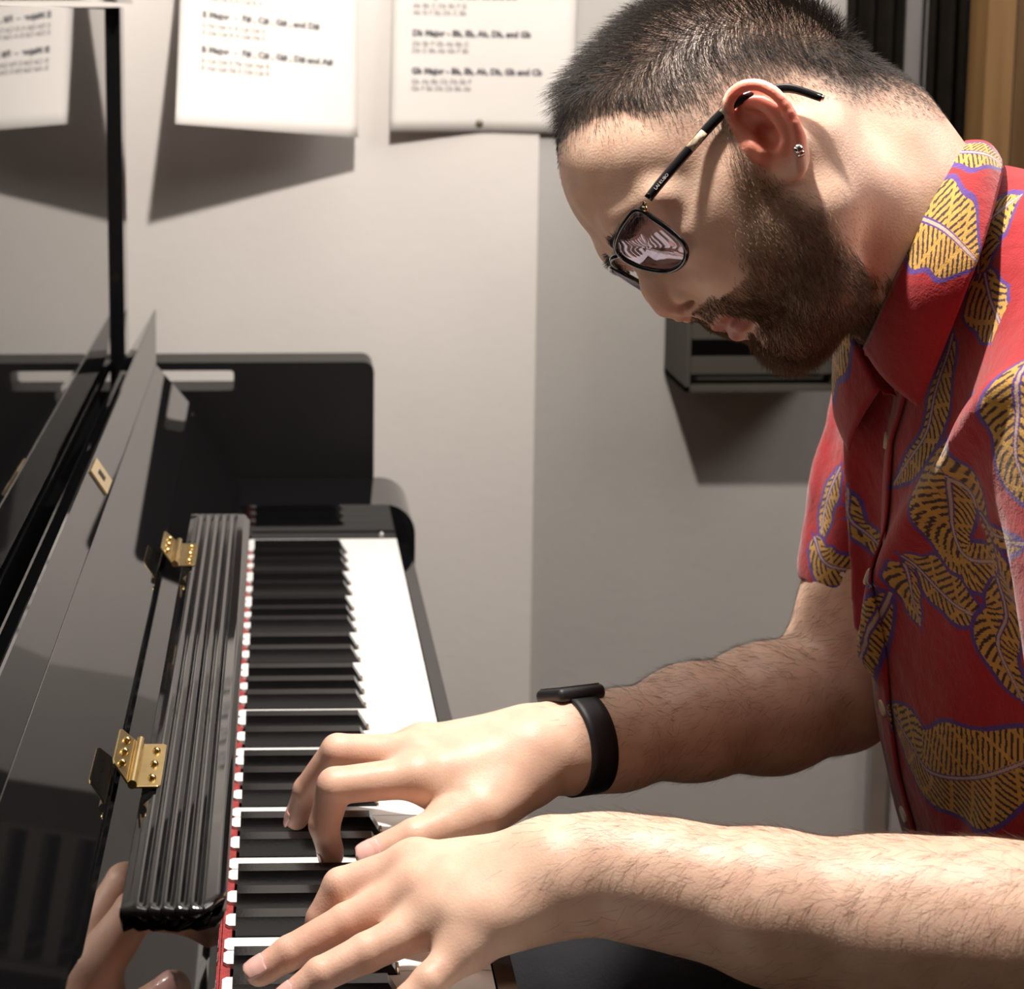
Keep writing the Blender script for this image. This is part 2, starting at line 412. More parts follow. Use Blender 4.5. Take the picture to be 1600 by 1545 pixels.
for yc in (.252, -.118):
    h = bmesh.new(); bmesh.ops.create_cone(h, cap_ends=True, segments=14, radius1=.0026, radius2=.0026, depth=.056, matrix=Matrix.Translation((-.0500, yc, .1265)) @ Matrix.Rotation(math.pi/2, 4, 'X'))
    ho = from_bm('hinge', h, M['brass'], piano, 'auto')
    a = math.radians(50)
    def leaf(pts, name, nn):
        bm = bmesh.new(); vv = [bm.verts.new(p) for p in pts]; f = bm.faces.new(vv)
        r = bmesh.ops.extrude_face_region(bm, geom=[f]); bmesh.ops.translate(bm, vec=Vector(nn)*.0014, verts=[v for v in r['geom'] if isinstance(v, bmesh.types.BMVert)])
        return from_bm(name, bm, M['brass'], ho, 'auto', .0004)
    n52 = Vector((math.sin(a), 0, math.cos(a))); d52 = Vector((-math.cos(a), 0, math.sin(a)))
    b0 = Vector((-.0535, yc, .1258))
    c = [b0+d52*s+Vector((0, t, 0))+n52*.0006 for s, t in ((0, -.027), (.012, -.022), (.0135, -.019), (.0135, .019), (.012, .022), (0, .027))]
    leaf(c, 'hinge_leaf', n52)
    c = [Vector((-.0485+s, yc+t, .1236)) for s, t in ((0, -.027), (.012, -.027), (.0138, -.025), (.0138, .025), (.012, .027), (0, .027))]
    leaf(c, 'hinge_leaf', (0, 0, 1))
    for k in (-1, 0, 1):
        for pos, nn in ((b0+d52*.0072+Vector((0, k*.0145, 0))+n52*.0022, n52), (Vector((-.0485+.0085, yc+k*.017, .1250)), Vector((0, 0, 1)))):
            bm = bmesh.new(); bmesh.ops.create_uvsphere(bm, u_segments=10, v_segments=6, radius=.0024)
            bmesh.ops.translate(bm, vec=pos, verts=bm.verts)
            from_bm('hinge_screw', bm, M['brass'], ho, True)
# ------------------------------------------------------------------ signed-distance modelling: smooth unions of tapered limbs, meshed as one skin
def V3(*a): return np.array(a, float)
class Field:
    def __init__(s): s.items = []
    def add(s, fn, lo, hi, k, op='u'): s.items.append((fn, np.asarray(lo, float), np.asarray(hi, float), k, op))
    def cap(s, a, b, ra, rb, k=.01, op='u', flat=None):
        """tapered capsule; flat = (axis, factor) squeezes it along an axis"""
        a = np.asarray(a, float); b = np.asarray(b, float); r = max(ra, rb)
        ba = b-a; L2 = ba@ba+1e-12
        if flat is None:
            def fn(p):
                pa = p-a; t = np.clip(pa@ba/L2, 0, 1)
                return np.sqrt(((pa-t[:, None]*ba)**2).sum(1)) - (ra+(rb-ra)*t)
        else:
            ax = np.asarray(flat[0], float); ax = ax/np.linalg.norm(ax); f = flat[1]; r = r*max(1, f)
            def fn(p):
                pa = p-a; t = np.clip(pa@ba/L2, 0, 1)
                d = pa-t[:, None]*ba; c = d@ax
                d2 = (d*d).sum(1)-c*c+(c/f)**2
                return (np.sqrt(d2)-(ra+(rb-ra)*t))*min(1, f)
        s.add(fn, np.minimum(a, b)-r, np.maximum(a, b)+r, k, op)
    def chain(s, pts, rad, k=.01, op='u', flat=None):
        for i in range(len(pts)-1): s.cap(pts[i], pts[i+1], rad[i], rad[i+1], k, op, flat)
    def ell(s, c, r, R=None, k=.01, op='u'):
        """ellipsoid, R rows = its axes"""
        c = np.asarray(c, float); r = np.asarray(r, float); R = np.eye(3) if R is None else np.asarray(R, float)
        def fn(p):
            q = (p-c)@R.T; k0 = np.sqrt(((q/r)**2).sum(1)); k1 = np.sqrt(((q/(r*r))**2).sum(1))+1e-9
            return k0*(k0-1)/k1
        m = r.max(); s.add(fn, c-m, c+m, k, op)
    def evaluate(s, P, items=None):
        d = np.full(len(P), 1.0)
        for fn, lo, hi, k, op in (items if items is not None else s.items):
            m = k+.012
            sel = np.flatnonzero(((P > lo-m) & (P < hi+m)).all(1))
            if not len(sel): continue
            di = fn(P[sel]); d0 = d[sel]
            if op == 'u':
                h = np.maximum(k-np.abs(d0-di), 0)/k; d[sel] = np.minimum(d0, di)-h*h*k*.25
            elif op == 's':
                h = np.maximum(k-np.abs(d0+di), 0)/k; d[sel] = np.maximum(d0, -di)+h*h*k*.25
            else:            # displacement: di is added
                d[sel] = d0+di
        return d
def surface(field, lo, hi, h, B=8):
    """surface nets over the sparse blocks the surface crosses -> vertices, quads"""
    lo = np.asarray(lo, float); hi = np.asarray(hi, float)
    nb = np.ceil((hi-lo)/(h*B)).astype(int); G = nb*B+2
    out = []
    ii = np.stack(np.meshgrid(*[np.arange(n) for n in nb], indexing='ij'), -1).reshape(-1, 3)
    SB = 4
    sup = (ii//SB); key = sup[:, 0]*100000+sup[:, 1]*300+sup[:, 2]
    order = np.argsort(key, kind='stable'); ii = ii[order]; key = key[order]
    cuts = np.flatnonzero(np.diff(key))+1; groups = np.split(ii, cuts)
    loc = np.stack(np.meshgrid(*[np.arange(B+1)]*3, indexing='ij'), -1)
    cell_ids, cell_pos, quads = [], [], []
    NY, NZ = int(G[1]), int(G[2])
    gid = lambda c: (c[..., 0]*NY+c[..., 1])*NZ+c[..., 2]
    for g in groups:
        blo = lo+g.min(0)*B*h; bhi = lo+(g.max(0)+1)*B*h
        its = [it for it in field.items if (it[1]-it[3]-.03 < bhi).all() and (it[2]+it[3]+.03 > blo).all()]
        if not its: continue
        ctr = lo+(g+.5)*B*h
        d = field.evaluate(ctr, its)
        keep = g[np.abs(d) < B*h*.87*1.45+.002]
        if not len(keep): continue
        idx = keep[:, None, None, None, :]*B+loc[None]                 # n,9,9,9,3
        P = lo+idx.reshape(-1, 3)*h
        D = field.evaluate(P, its).reshape(len(keep), B+1, B+1, B+1)
        c8 = [D[:, a:B+a, b:B+b, c:B+c] for a in (0, 1) for b in (0, 1) for c in (0, 1)]
        st = np.stack(c8, -1); ins = st < 0
        act = ins.any(-1) & ~ins.all(-1)
        w = np.argwhere(act)
        if not len(w): continue
        ds = st[act]; acc = np.zeros((len(w), 3)); cnt = np.zeros(len(w))
        cor = np.array([(a, b, c) for a in (0, 1) for b in (0, 1) for c in (0, 1)], float)
        for a in range(8):
            for b in range(a+1, 8):
                if np.abs(cor[a]-cor[b]).sum() != 1: continue
                da, db = ds[:, a], ds[:, b]; m = (da < 0) != (db < 0)
                t = np.where(m, da/(da-db+1e-30*(~m)+0.0), 0)
                acc += np.where(m[:, None], cor[a]+(cor[b]-cor[a])*t[:, None], 0); cnt += m
        base = keep[w[:, 0]]*B+w[:, 1:]
        cell_ids.append(gid(base)); cell_pos.append(lo+(base+acc/cnt[:, None])*h)
        for ax in range(3):
            sl0 = [slice(None)]+[slice(0, B)]*3; sl1 = list(sl0); sl1[1+ax] = slice(1, B+1)
            s0 = D[tuple(sl0)] < 0; s1 = D[tuple(sl1)] < 0
            e = np.argwhere(s0 != s1)
            if not len(e): continue
            flip = s0[tuple(e.T)]
            bb = keep[e[:, 0]]*B+e[:, 1:]
            u = [0, 0, 0]; v = [0, 0, 0]; u[(ax+1) % 3] = 1; v[(ax+2) % 3] = 1; u = np.array(u); v = np.array(v)
            ok = ((bb-u-v) >= 0).all(1); bb = bb[ok]; flip = flip[ok]
            q = np.stack([gid(bb-u-v), gid(bb-v), gid(bb), gid(bb-u)], -1)
            q[~flip] = q[~flip][:, ::-1]
            quads.append(q)
    ids = np.concatenate(cell_ids); pos = np.concatenate(cell_pos); q = np.concatenate(quads)
    o = np.argsort(ids); ids = ids[o]; pos = pos[o]
    j = np.searchsorted(ids, q); j = np.minimum(j, len(ids)-1); good = (ids[j] == q).all(1)
    return pos, j[good]
def relax(pos, q, n=2, f=.5):
    """light smoothing of the net"""
    N = len(pos); e = np.concatenate([q[:, [0, 1]], q[:, [1, 2]], q[:, [2, 3]], q[:, [3, 0]]])
    e = np.concatenate([e, e[:, ::-1]]); deg = np.maximum(np.bincount(e[:, 0], minlength=N), 1)[:, None]
    for _ in range(n):
        m = np.stack([np.bincount(e[:, 0], weights=pos[e[:, 1], k], minlength=N) for k in range(3)], -1)/deg
        pos = pos+(m-pos)*f
    return pos
def mesh_np(name, V, Q):
    me = bpy.data.meshes.new(name); n = len(Q)
    me.vertices.add(len(V)); me.vertices.foreach_set('co', np.asarray(V, np.float32).ravel())
    me.loops.add(n*4); me.loops.foreach_set('vertex_index', np.asarray(Q, np.int32).ravel())
    me.polygons.add(n); me.polygons.foreach_set('loop_start', np.arange(n, dtype=np.int32)*4)
    me.polygons.foreach_set('use_smooth', np.ones(n, bool))
    me.update(calc_edges=True)
    return me
def vnormals(V, Q):
    fn = np.cross(V[Q[:, 2]]-V[Q[:, 0]], V[Q[:, 3]]-V[Q[:, 1]])
    n = np.stack([sum(np.bincount(Q[:, k], weights=fn[:, c], minlength=len(V)) for k in range(4)) for c in range(3)], -1)
    return n/(np.linalg.norm(n, axis=1, keepdims=True)+1e-12)
def smooth01(x, a, b):
    t = np.clip((x-a)/(b-a), 0, 1); return t*t*(3-2*t)
# ------------------------------------------------------------------ the player: head frame (forward, to his left, up)
HO = V3(0.3149, 0.0090, 0.4475)
HF = V3(-0.7097, -0.2187, -0.6697); HS = V3(-0.1233, -0.8974, 0.4237); HU = V3(-0.6936, 0.3833, 0.6099)
HR = np.stack([HF, HS, HU])
def hw(f, s, u): return HO+(f*1.036+abs(s)*.1245)*HF+s*HS+(u-.139*abs(s))*HU        # the features lie a little further forward at the sides
def hlocal(P):
    q = (np.asarray(P)-HO)@HR.T; q[:, 0] = (q[:, 0]-.1245*np.abs(q[:, 1]))/1.036; q[:, 2] += .139*np.abs(q[:, 1])
    return q
def unit(v): v = np.asarray(v, float); return v/np.linalg.norm(v)
H = Field()           # one half of the head, mirrored through |s|
H.ell((-.008, 0, .030), (.088, .073, .083), k=.02)
H.ell((.030, 0, .046), (.0535, .058, .051), k=.03)
H.ell((.042, 0, -.028), (.0400, .050, .060), k=.03)
H.ell((.012, .046, -.022), (.034, .020, .050), k=.025)
H.ell((.040, .034, -.030), (.032, .024, .036), k=.02)
H.cap((.058, .044, -.004), (.008, .062, .002), .010, .008, k=.02)
H.chain([(.002, .049, -.048), (.034, .033, -.080), (.056, .010, -.091)], [.014, .0135, .013], k=.022)
H.ell((.0600, 0, -.0865), (.0150, .021, .0150), k=.014)
H.ell((.030, 0, -.075), (.034, .036, .024), k=.02)
H.chain([(.0800, .006, .0235), (.0745, .030, .029), (.058, .052, .022)], [.0098, .0095, .0085], k=.014)
H.ell((.090, .0325, .006), (.014, .0165, .0105), k=.010, op='s')
H.ell((.0655, .0315, .0065), (.0128, .0135, .0122), k=.005)
H.chain([(.0765, .018, .004), (.0785, .031, -.0005), (.0685, .045, .001)], [.0014, .0018, .0012], k=.004)
H.chain([(.0775, 0, .010), (.0800, 0, .003), (.0895, 0, -.0125), (.0925, 0, -.0232)], [.0085, .0078, .0085, .0098], k=.008)
H.chain([(.075, .008, -.004), (.074, .0135, -.022)], [.0085, .0095], k=.012)
H.ell((.0790, .0128, -.0275), (.0122, .0074, .0094), k=.0035)
H.cap((.0925, 0, -.0310), (.0855, 0, -.0370), .0045, .0045, k=.004)
H.chain([(.0945, .0060, -.0338), (.0885, .0105, -.0358), (.0810, .0135, -.0355)], [.0020, .0022, .0028], k=.004)
H.ell((.0888, .0118, -.0330), (.0074, .0046, .0026), np.array([unit((1, -.28, .03)), unit((.28, 1, 0)), unit((-.03, 0, 1))]), k=.0012, op='s')
H.ell((.0660, 0, -.0465), (.0195, .026, .0140), k=.010)
H.chain([(.0800, 0, -.0520), (.0785, .008, -.0519), (.0680, .0215, -.0540)], [.0045, .0045, .0025], k=.004)
H.chain([(.0768, 0, -.0632), (.0752, .009, -.0630), (.0655, .0210, -.0566)], [.0054, .0052, .0025], k=.004)
H.chain([(.0850, 0, -.0574), (.0820, .010, -.0574), (.0690, .0240, -.0552)], [.0014, .0013, .0011], k=.003, op='s')
# ear: up the ear, backwards-outwards, and its normal
eu = V3(-.27, .03, .962); eu /= np.linalg.norm(eu)
eb = V3(-.86, .46, -.22); eb -= eu*(eb@eu); eb /= np.linalg.norm(eb)
en = np.cross(eb, eu); en = en if en[1] > 0 else -en
EO = V3(-.0065, .0765, .0035)
def ear(a, b, n): return EO+a*eu+b*eb+n*en
ER = np.stack([eu, eb, en])
H.cap((-.004, .066, .006), (-.006, .074, .002), .014, .010, k=.010)
def spline(P, n):
    P = np.asarray(P, float); q = np.vstack([2*P[0]-P[1], P, 2*P[-1]-P[-2]]); out = []
    for t in np.linspace(0, len(P)-1-1e-9, n):
        i = int(t); x = t-i; a, b, c, d = q[i:i+4]
        out.append(.5*((2*b)+(-a+c)*x+(2*a-5*b+4*c-d)*x*x+(-a+3*b-3*c+d)*x**3))
    return np.array(out)
def rim(pts, n, k, op='u'):
    c = spline(pts, n); c3 = [ear(*q[:3]) for q in c]
    H.chain(c3, list(c[:, 3]), k=k, op=op)
H.ell(ear(.004, .001, .0005), (.0275, .0155, .0036), ER, k=.003)
H.ell(ear(-.0225, -.001, .0012), (.0095, .0080, .0036), ER, k=.006)
H.ell(ear(.009, .0015, .0072), (.0200, .0118, .0060), ER, k=.004, op='s')
rim([(-.002, -.005, .002, .0018), (.006, -.0115, .004, .0026), (.017, -.0135, .0058, .0030), (.0262, -.0090, .0072, .0031), (.0300, .0005, .0078, .0031), (.0268, .0100, .0080, .0031), (.0175, .0158, .0076, .0030), (.0050, .0165, .0064, .0029), (-.0080, .0130, .0048, .0027), (-.0180, .0070, .0030, .0026), (-.026, .0015, .0022, .0030)], 26, .0024)
rim([(.0205, -.0020, .0030, .0018), (.0165, .0045, .0038, .0025), (.0080, .0080, .0044, .0029), (.0000, .0082, .0044, .0028), (-.0080, .0058, .0042, .0026), (-.0130, .0005, .0044, .0026)], 14, .003)
H.ell(ear(-.002, -.002, .0022), (.0085, .0066, .0088), ER, k=.003, op='s')
H.cap(ear(-.002, -.0112, .005), ear(-.009, -.0102, .005), .0034, .0032, k=.004)
hb = np.array([[-.115, -.10, -.125], [.125, .10, .13]])
def head_fn(P):
    q = hlocal(P); q[:, 1] = np.abs(q[:, 1])
    return H.evaluate(q)
corners = np.array([hw(a, b, c) for a in hb[:, 0] for b in hb[:, 1] for c in hb[:, 2]])
B = Field()
B.add(head_fn, corners.min(0), corners.max(0), .02)
# neck and upper trunk
n1 = hw(-.030, 0, -.012); n2 = V3(.3925, .002, .4200); n3 = V3(.482, .012, .338)
B.chain([n1, n2, n3], [.050, .050, .058], k=.028)
for sg in (1, -1):           # neck muscles and trapezius
    B.chain([hw(-.020, .050*sg, -.018), V3(.398, .004-.034*sg, .395), V3(.440, .012-.026*sg, .330)], [.012, .013, .014], k=.034)
B.cap(hw(-.070, 0, -.045), V3(.520, -.04, .300), .022, .020, k=.035)
B.cap(hw(-.070, 0, -.045), V3(.510, .09, .325), .022, .022, k=.035)
B.cap((.51, -.145, .315), (.51, .145, .295), .050, .046, k=.04)
B.ell((.515, .012, .20), (.075, .125, .16), k=.05)
# right arm (far side, with the wrist watch)
AR = [V3(.502, .152, .290), V3(.460, .150, .150), V3(.430, .132, .066)]
B.chain(AR, [.050, .045, .040], k=.02)
B.ell((.446, .142, .100), (.040, .038, .05), k=.02)
B.chain([(.423, .130, .060), (.3703, .105, .0590), (.309, .075, .0625), (.2507, .045, .0630), (.2200, .031, .0665), (.1960, .021, .0670)], [.041, .0405, .0345, .0280, .0258, .0262], k=.02)
# left arm (near side)
B.chain([(.470, -.160, .315), (.490, -.205, .20), (.488, -.250, .088)], [.050, .047, .041], k=.02)
B.chain([(.488, -.250, .084), (.4313, -.233, .0815), (.3880, -.218, .0788), (.3465, -.205, .0752), (.2861, -.185, .0745), (.2393, -.1675, .0775), (.2074, -.156, .0778), (.1800, -.150, .0765)], [.041, .0405, .0400, .0390, .0350, .0292, .0270, .0280], k=.02)

NAILS = []; TIPS = []
def finger(pts, rad, k=.008, up=(0, 0, 1), nail=True):
    pts = [np.asarray(p, float) for p in pts]
    B.cap(pts[0], pts[1], rad[0], rad[1], k)
    for i in range(1, len(pts)-1): B.cap(pts[i], pts[i+1], rad[i], rad[i+1], .0022)
    d = unit(pts[-1]-pts[-2]); n = np.asarray(up, float); n = unit(n-d*(n@d)); b = np.cross(n, d)
    r = rad[-1]
    # finger pad and nail
    B.ell(pts[-1]-d*r*.5-n*r*.22, (r*1.1, r*.92, r*.85), np.stack([d, b, n]), k=.002)
    if nail:
        c = pts[-1]-d*r*.12+n*r*.66
        nd = unit(d-n*.18); nn = unit(np.cross(b, nd)); nn = nn if nn@n > 0 else -nn
        B.ell(c, (r*1.06, r*.76, r*.40), np.stack([nd, b, nn]), k=.0007)
        NAILS.append((c+nn*r*.2, nd, b, nn, r)); TIPS.append((pts[-1], d, b, n, r))
# right hand
RW = V3(.1960, .021, .067)
RM = {'i': V3(.1172, -.004, .0625), 'm': V3(.1190, .018, .0672), 'r': V3(.1230, .038, .0640), 'p': V3(.1300, .055, .0560)}
for kx, r0, r1 in (('i', .0150, .0125), ('m', .0150, .0125), ('r', .0145, .0120), ('p', .0135, .0112)):
    m = RM[kx]; a = RW+(m-RW)*.12+V3(0, (m[1]-RW[1])*.30, 0)
    B.chain([a, m], [.0175, r1], k=.018)
    B.ell(m+V3(0, 0, .0015), (.0115, .0105, .0105), k=.008)
B.ell((.158, .018, .0580), (.036, .030, .0155), k=.015)
finger([RM['i'], (.0640, -.008, .0590), (.0575, -.006, .0320), (.0618, -.004, .0105)], [.0128, .0112, .0098, .0080], up=(-1, 0, .25))
finger([RM['m'], (.0670, .028, .0655), (.0475, .040, .0330), (.0405, .046, .0110)], [.0126, .0108, .0094, .0078], up=(-1, 0, .3))
finger([RM['r'], (.0790, .050, .0540), (.0590, .058, .0300), (.0530, .062, .0100)], [.0112, .0094, .0083, .0070], up=(-1, 0, .3))
finger([RM['p'], (.0960, .070, .0430), (.0790, .077, .0270), (.0720, .080, .0095)], [.0102, .0084, .0074, .0064], up=(-1, 0, .3))
finger([(.186, .004, .0560), (.1560, -.020, .0465), (.1120, -.0325, .0365), (.0850, -.036, .0270)], [.0175, .0150, .0112, .0092], k=.012, up=(.1, -.62, .75))
B.ell((.150, -.006, .050), (.030, .018, .013), k=.014)
# left hand
LW = V3(.1850, -.151, .0765)
LM = {'i': V3(.1060, -.118, .0640), 'm': V3(.1075, -.1375, .0600), 'r': V3(.1140, -.1575, .0535), 'p': V3(.1290, -.1760, .0490)}
for kx, r1 in (('i', .0125), ('m', .0125), ('r', .0120), ('p', .0112)):
    m = LM[kx]; a = LW+(m-LW)*.12+V3(0, (m[1]-LW[1])*.30, -abs(m[1]-LW[1])*.1)
    B.chain([a, m], [.0180, r1], k=.018)
    B.ell(m+V3(0, 0, .0012), (.0115, .0102, .0100), k=.008)
B.ell((.146, -.150, .0640), (.038, .031, .0150), k=.015)
finger([LM['i'], (.0640, -.1175, .0510), (.0530, -.1200, .0330), (.0485, -.1220, .0210)], [.0122, .0105, .0088, .0074], up=(-.8, 0, .5))
finger([LM['m'], (.0660, -.1420, .0435), (.0345, -.1480, .0295), (.0180, -.1510, .0205)], [.0122, .0102, .0090, .0076], up=(0, -.35, 1))
finger([LM['r'], (.0755, -.1680, .0410), (.0510, -.1750, .0330), (.0340, -.1785, .0215)], [.0120, .0100, .0088, .0074], up=(0, -.35, 1))
finger([LM['p'], (.1070, -.1920, .0385), (.0960, -.1970, .0310), (.0880, -.2005, .0225)], [.0108, .0088, .0078, .0066], up=(0, -.4, 1))
finger([(.178, -.128, .0640), (.1500, -.1060, .0500), (.1150, -.0930, .0330), (.0930, -.0900, .0200)], [.0170, .0145, .0112, .0092], k=.012, up=(.1, .6, .75))
B.ell((.148, -.124, .056), (.030, .018, .013), k=.014)

HB = .0015
V, Q = surface(B, (-.02, -.33, -.02), (.60, .25, .64), HB)
V = relax(V, Q, 2, .4)
VN = vnormals(V, Q)
VL = hlocal(V)                              # head coordinates of every vertex
# ---- skin colour by place
skin = np.array([.80, .57, .44]); red = np.array([.78, .21, .14]); lipc = np.array([.40, .12, .105]); nailc = np.array([.85, .52, .46]); pale = np.array([.74, .52, .40])
colr = np.tile(skin, (len(V), 1)); rough = np.full(len(V), .46)
def blend(c, w): 
    global colr
    w = np.clip(w, 0, 1)[:, None]; colr = colr*(1-w)+np.asarray(c)*w
f_, s_, u_ = VL.T; sa = np.abs(s_)
onhead = (np.abs(f_) < .125) & (sa < .1) & (u_ > -.135) & (u_ < .14)
el = (np.stack([f_, sa, u_], -1)-EO)@ER.T
earm = onhead & ((el[:, 0]/.033)**2+((el[:, 1]-.002)/.0185)**2 < 1) & (el[:, 2] > .0005-.012*((el[:, 0]/.020)**2+(el[:, 1]/.0125)**2 < 1))
blend(red, earm*.75*smooth01(el[:, 0], -.030, -.012))  # redder ear skin, part of it backlit glow put into the colour
lip = onhead & (sa < .022) & (f_ > .06)
blend(lipc, lip*smooth01(u_, -.0695, -.066)*(1-smooth01(u_, -.0535+.0, -.0500))*(1-smooth01(sa, .017, .0225))*.85)
nosew = onhead*np.exp(-((f_-.095)**2+sa**2+(u_+.024)**2)/.014**2)
blend(np.array([.64, .33, .24]), nosew*.6)
hx = V[:, 0]
hand = (V[:, 0] < .20) & (V[:, 2] < .10)
blend(np.array([.70, .40, .31]), hand*smooth01(-V[:, 0], -.14, -.03)*.5)
for m in list(RM.values())+list(LM.values()): blend(np.array([.70, .39, .31]), .30*np.exp(-((V-m)**2).sum(1)/.011**2))
for c, d, b, n, r in NAILS:
    q = V-c; a = q@d/(r*1.0); bb = q@b/(r*.74); nn = q@n
    w = ((a**4+bb**4) < 1) & (nn > -r*.25) & (nn < r*.6)
    colr[w] = nailc; rough[w] = .12; colr[w & (a > .72)] = np.array([.90, .74, .66])
body_me = mesh_np('person', V, Q)
ca = body_me.color_attributes.new('tint', 'FLOAT_COLOR', 'POINT')
ca.data.foreach_set('color', np.concatenate([colr, rough[:, None]], 1).astype(np.float32).ravel())
def skin_mat():
    m = bpy.data.materials.new('skin'); m.use_nodes = True; nt = m.node_tree; b = nt.nodes['Principled BSDF']; L_ = nt.links.new
    at_ = nt.nodes.new('ShaderNodeAttribute'); at_.attribute_name = 'tint'
    tc = nt.nodes.new('ShaderNodeTexCoord')
    n1 = nt.nodes.new('ShaderNodeTexNoise'); n1.inputs['Scale'].default_value = 55; n1.inputs['Detail'].default_value = 6
    n2 = nt.nodes.new('ShaderNodeTexNoise'); n2.inputs['Scale'].default_value = 700; n2.inputs['Detail'].default_value = 3
    L_(tc.outputs['Object'], n1.inputs['Vector']); L_(tc.outputs['Object'], n2.inputs['Vector'])
    mx = nt.nodes.new('ShaderNodeMix'); mx.data_type = 'RGBA'; mx.blend_type = 'MULTIPLY'
    r = nt.nodes.new('ShaderNodeValToRGB'); r.color_ramp.elements[0].position = .3; r.color_ramp.elements[1].position = .75
    r.color_ramp.elements[0].color = (.90, .80, .77, 1); r.color_ramp.elements[1].color = (1.05, 1.04, 1.02, 1)
    L_(n1.outputs['Fac'], r.inputs['Fac']); mx.inputs[0].default_value = 1
    L_(at_.outputs['Color'], mx.inputs[6]); L_(r.outputs['Color'], mx.inputs[7]); L_(mx.outputs[2], b.inputs['Base Color'])
    L_(at_.outputs['Alpha'], b.inputs['Roughness'])
    bp = nt.nodes.new('ShaderNodeBump'); bp.inputs['Distance'].default_value = .00022; bp.inputs['Strength'].default_value = .8
    L_(n2.outputs['Fac'], bp.inputs['Height']); L_(bp.outputs['Normal'], b.inputs['Normal'])
    b.inputs['Subsurface Weight'].default_value = .30; b.inputs['Subsurface Radius'].default_value = (1, .32, .16); b.inputs['Subsurface Scale'].default_value = .006
    b.inputs['Specular IOR Level'].default_value = .42
    return m
M['skin'] = skin_mat()
person = link('person', body_me, M['skin'])
M['nail'] = mat('finger nail', (.84, .50, .44), .16, coat=.35, var=.05, vscale=150)
for c, d, b, n, r in TIPS:
    G = np.zeros((13, 13, 3))
    for i, xx in enumerate(np.linspace(-1, 1, 13)):
        wdt = math.radians(50)*(max(0, 1-abs(xx)**4))**.35*(1 if xx < 0 else .94)+.02
        x = r*(.02+.88*xx)
        for j, th in enumerate(np.linspace(-wdt, wdt, 13)):
            rad_ = math.sqrt(r*r*1.13-max(x, 0)**2*.50)+(.00025 if xx > .5 else 0)
            G[i, j] = c+d*x+(b*math.sin(th)+n*math.cos(th))*rad_-n*r*.02
    g = grid_mesh('fingernail', G, M['nail'], person, -.0004)
tag(person, 'man with glasses, short hair and beard, bent over the keys, in red leaf-print shirt', 'person')
# ------------------------------------------------------------------ hair: real strands grown from the skin
def scatter(mask_w, n):
    """roots on the skin, chosen by a weight per vertex"""
    qw = mask_w[Q].mean(1); area = np.linalg.norm(np.cross(V[Q[:, 2]]-V[Q[:, 0]], V[Q[:, 3]]-V[Q[:, 1]]), axis=1)
    p = qw*area; c = np.cumsum(p)
    i = np.searchsorted(c, rng.random(n)*c[-1]); i = np.minimum(i, len(Q)-1)
    a, b = rng.random((2, n, 1)); q = Q[i]
    P = (V[q[:, 0]]*(1-a)+V[q[:, 1]]*a)*(1-b)+(V[q[:, 3]]*(1-a)+V[q[:, 2]]*a)*b
    N = (VN[q[:, 0]]*(1-a)+VN[q[:, 1]]*a)*(1-b)+(VN[q[:, 3]]*(1-a)+VN[q[:, 2]]*a)*b
    return P, N/np.linalg.norm(N, axis=1, keepdims=True), q[:, 0]
def hair_mat(name, c0, c1, rough=.55):
    m = bpy.data.materials.new(name); m.use_nodes = True; nt = m.node_tree; b = nt.nodes['Principled BSDF']
    h = nt.nodes.new('ShaderNodeHairInfo'); r = nt.nodes.new('ShaderNodeValToRGB')
    r.color_ramp.elements[0].color = c0+(1,); r.color_ramp.elements[1].color = c1+(1,); r.color_ramp.elements[1].position = .95
    nt.links.new(h.outputs['Random'], r.inputs['Fac']); nt.links.new(r.outputs['Color'], b.inputs['Base Color'])
    b.inputs['Roughness'].default_value = rough; b.inputs['Specular IOR Level'].default_value = .28
    return m
def strands(name, P, N, flow, length, lift, material, parent, radius=.00006, k=5, curl=.0, droop=0.0):
    n = len(P); flow = flow-N*(flow*N).sum(1, keepdims=True); flow /= np.linalg.norm(flow, axis=1, keepdims=True)+1e-9
    t = np.linspace(0, 1, k)[None, :, None]
    jit = rng.normal(0, 1, (n, 3)); jit /= np.linalg.norm(jit, axis=1, keepdims=True)
    L_ = length[:, None, None]; lf = np.broadcast_to(np.asarray(lift, float).reshape(-1, 1, 1), (n, 1, 1))
    d = flow[:, None]*(1-lf)+N[:, None]*lf
    pts = P[:, None]+L_*(d*t+N[:, None]*(lf*.35*(1-t)*t)+jit[:, None]*curl*t*t)
    pts[..., 2] -= (L_*droop*t*t)[..., 0]
    c = bpy.data.hair_curves.new(name); c.add_curves([k]*n)
    c.attributes['position'].data.foreach_set('vector', pts.astype(np.float32).ravel())
    ra = c.attributes.get('radius') or c.attributes.new('radius', 'FLOAT', 'POINT')
    ra.data.foreach_set('value', np.broadcast_to(radius*np.array([1, 1, .95, .75, .25])[:k], (n, k)).astype(np.float32).ravel())
    o = bpy.data.objects.new(name, c); COL.objects.link(o); c.materials.append(material); o.parent = parent
    o['kind'] = 'stuff'
    return o
onh = (np.abs(f_) < .13) & (sa < .082) & (u_ > -.13) & (u_ < .14) & ~earm
M['hair'] = hair_mat('dark brown hair', (.010, .0078, .0066), (.045, .036, .030))
M['beard'] = hair_mat('brown beard hair', (.055, .030, .017), (.26, .16, .09))
M['armhair'] = hair_mat('arm hair', (.05, .028, .018), (.14, .08, .05))
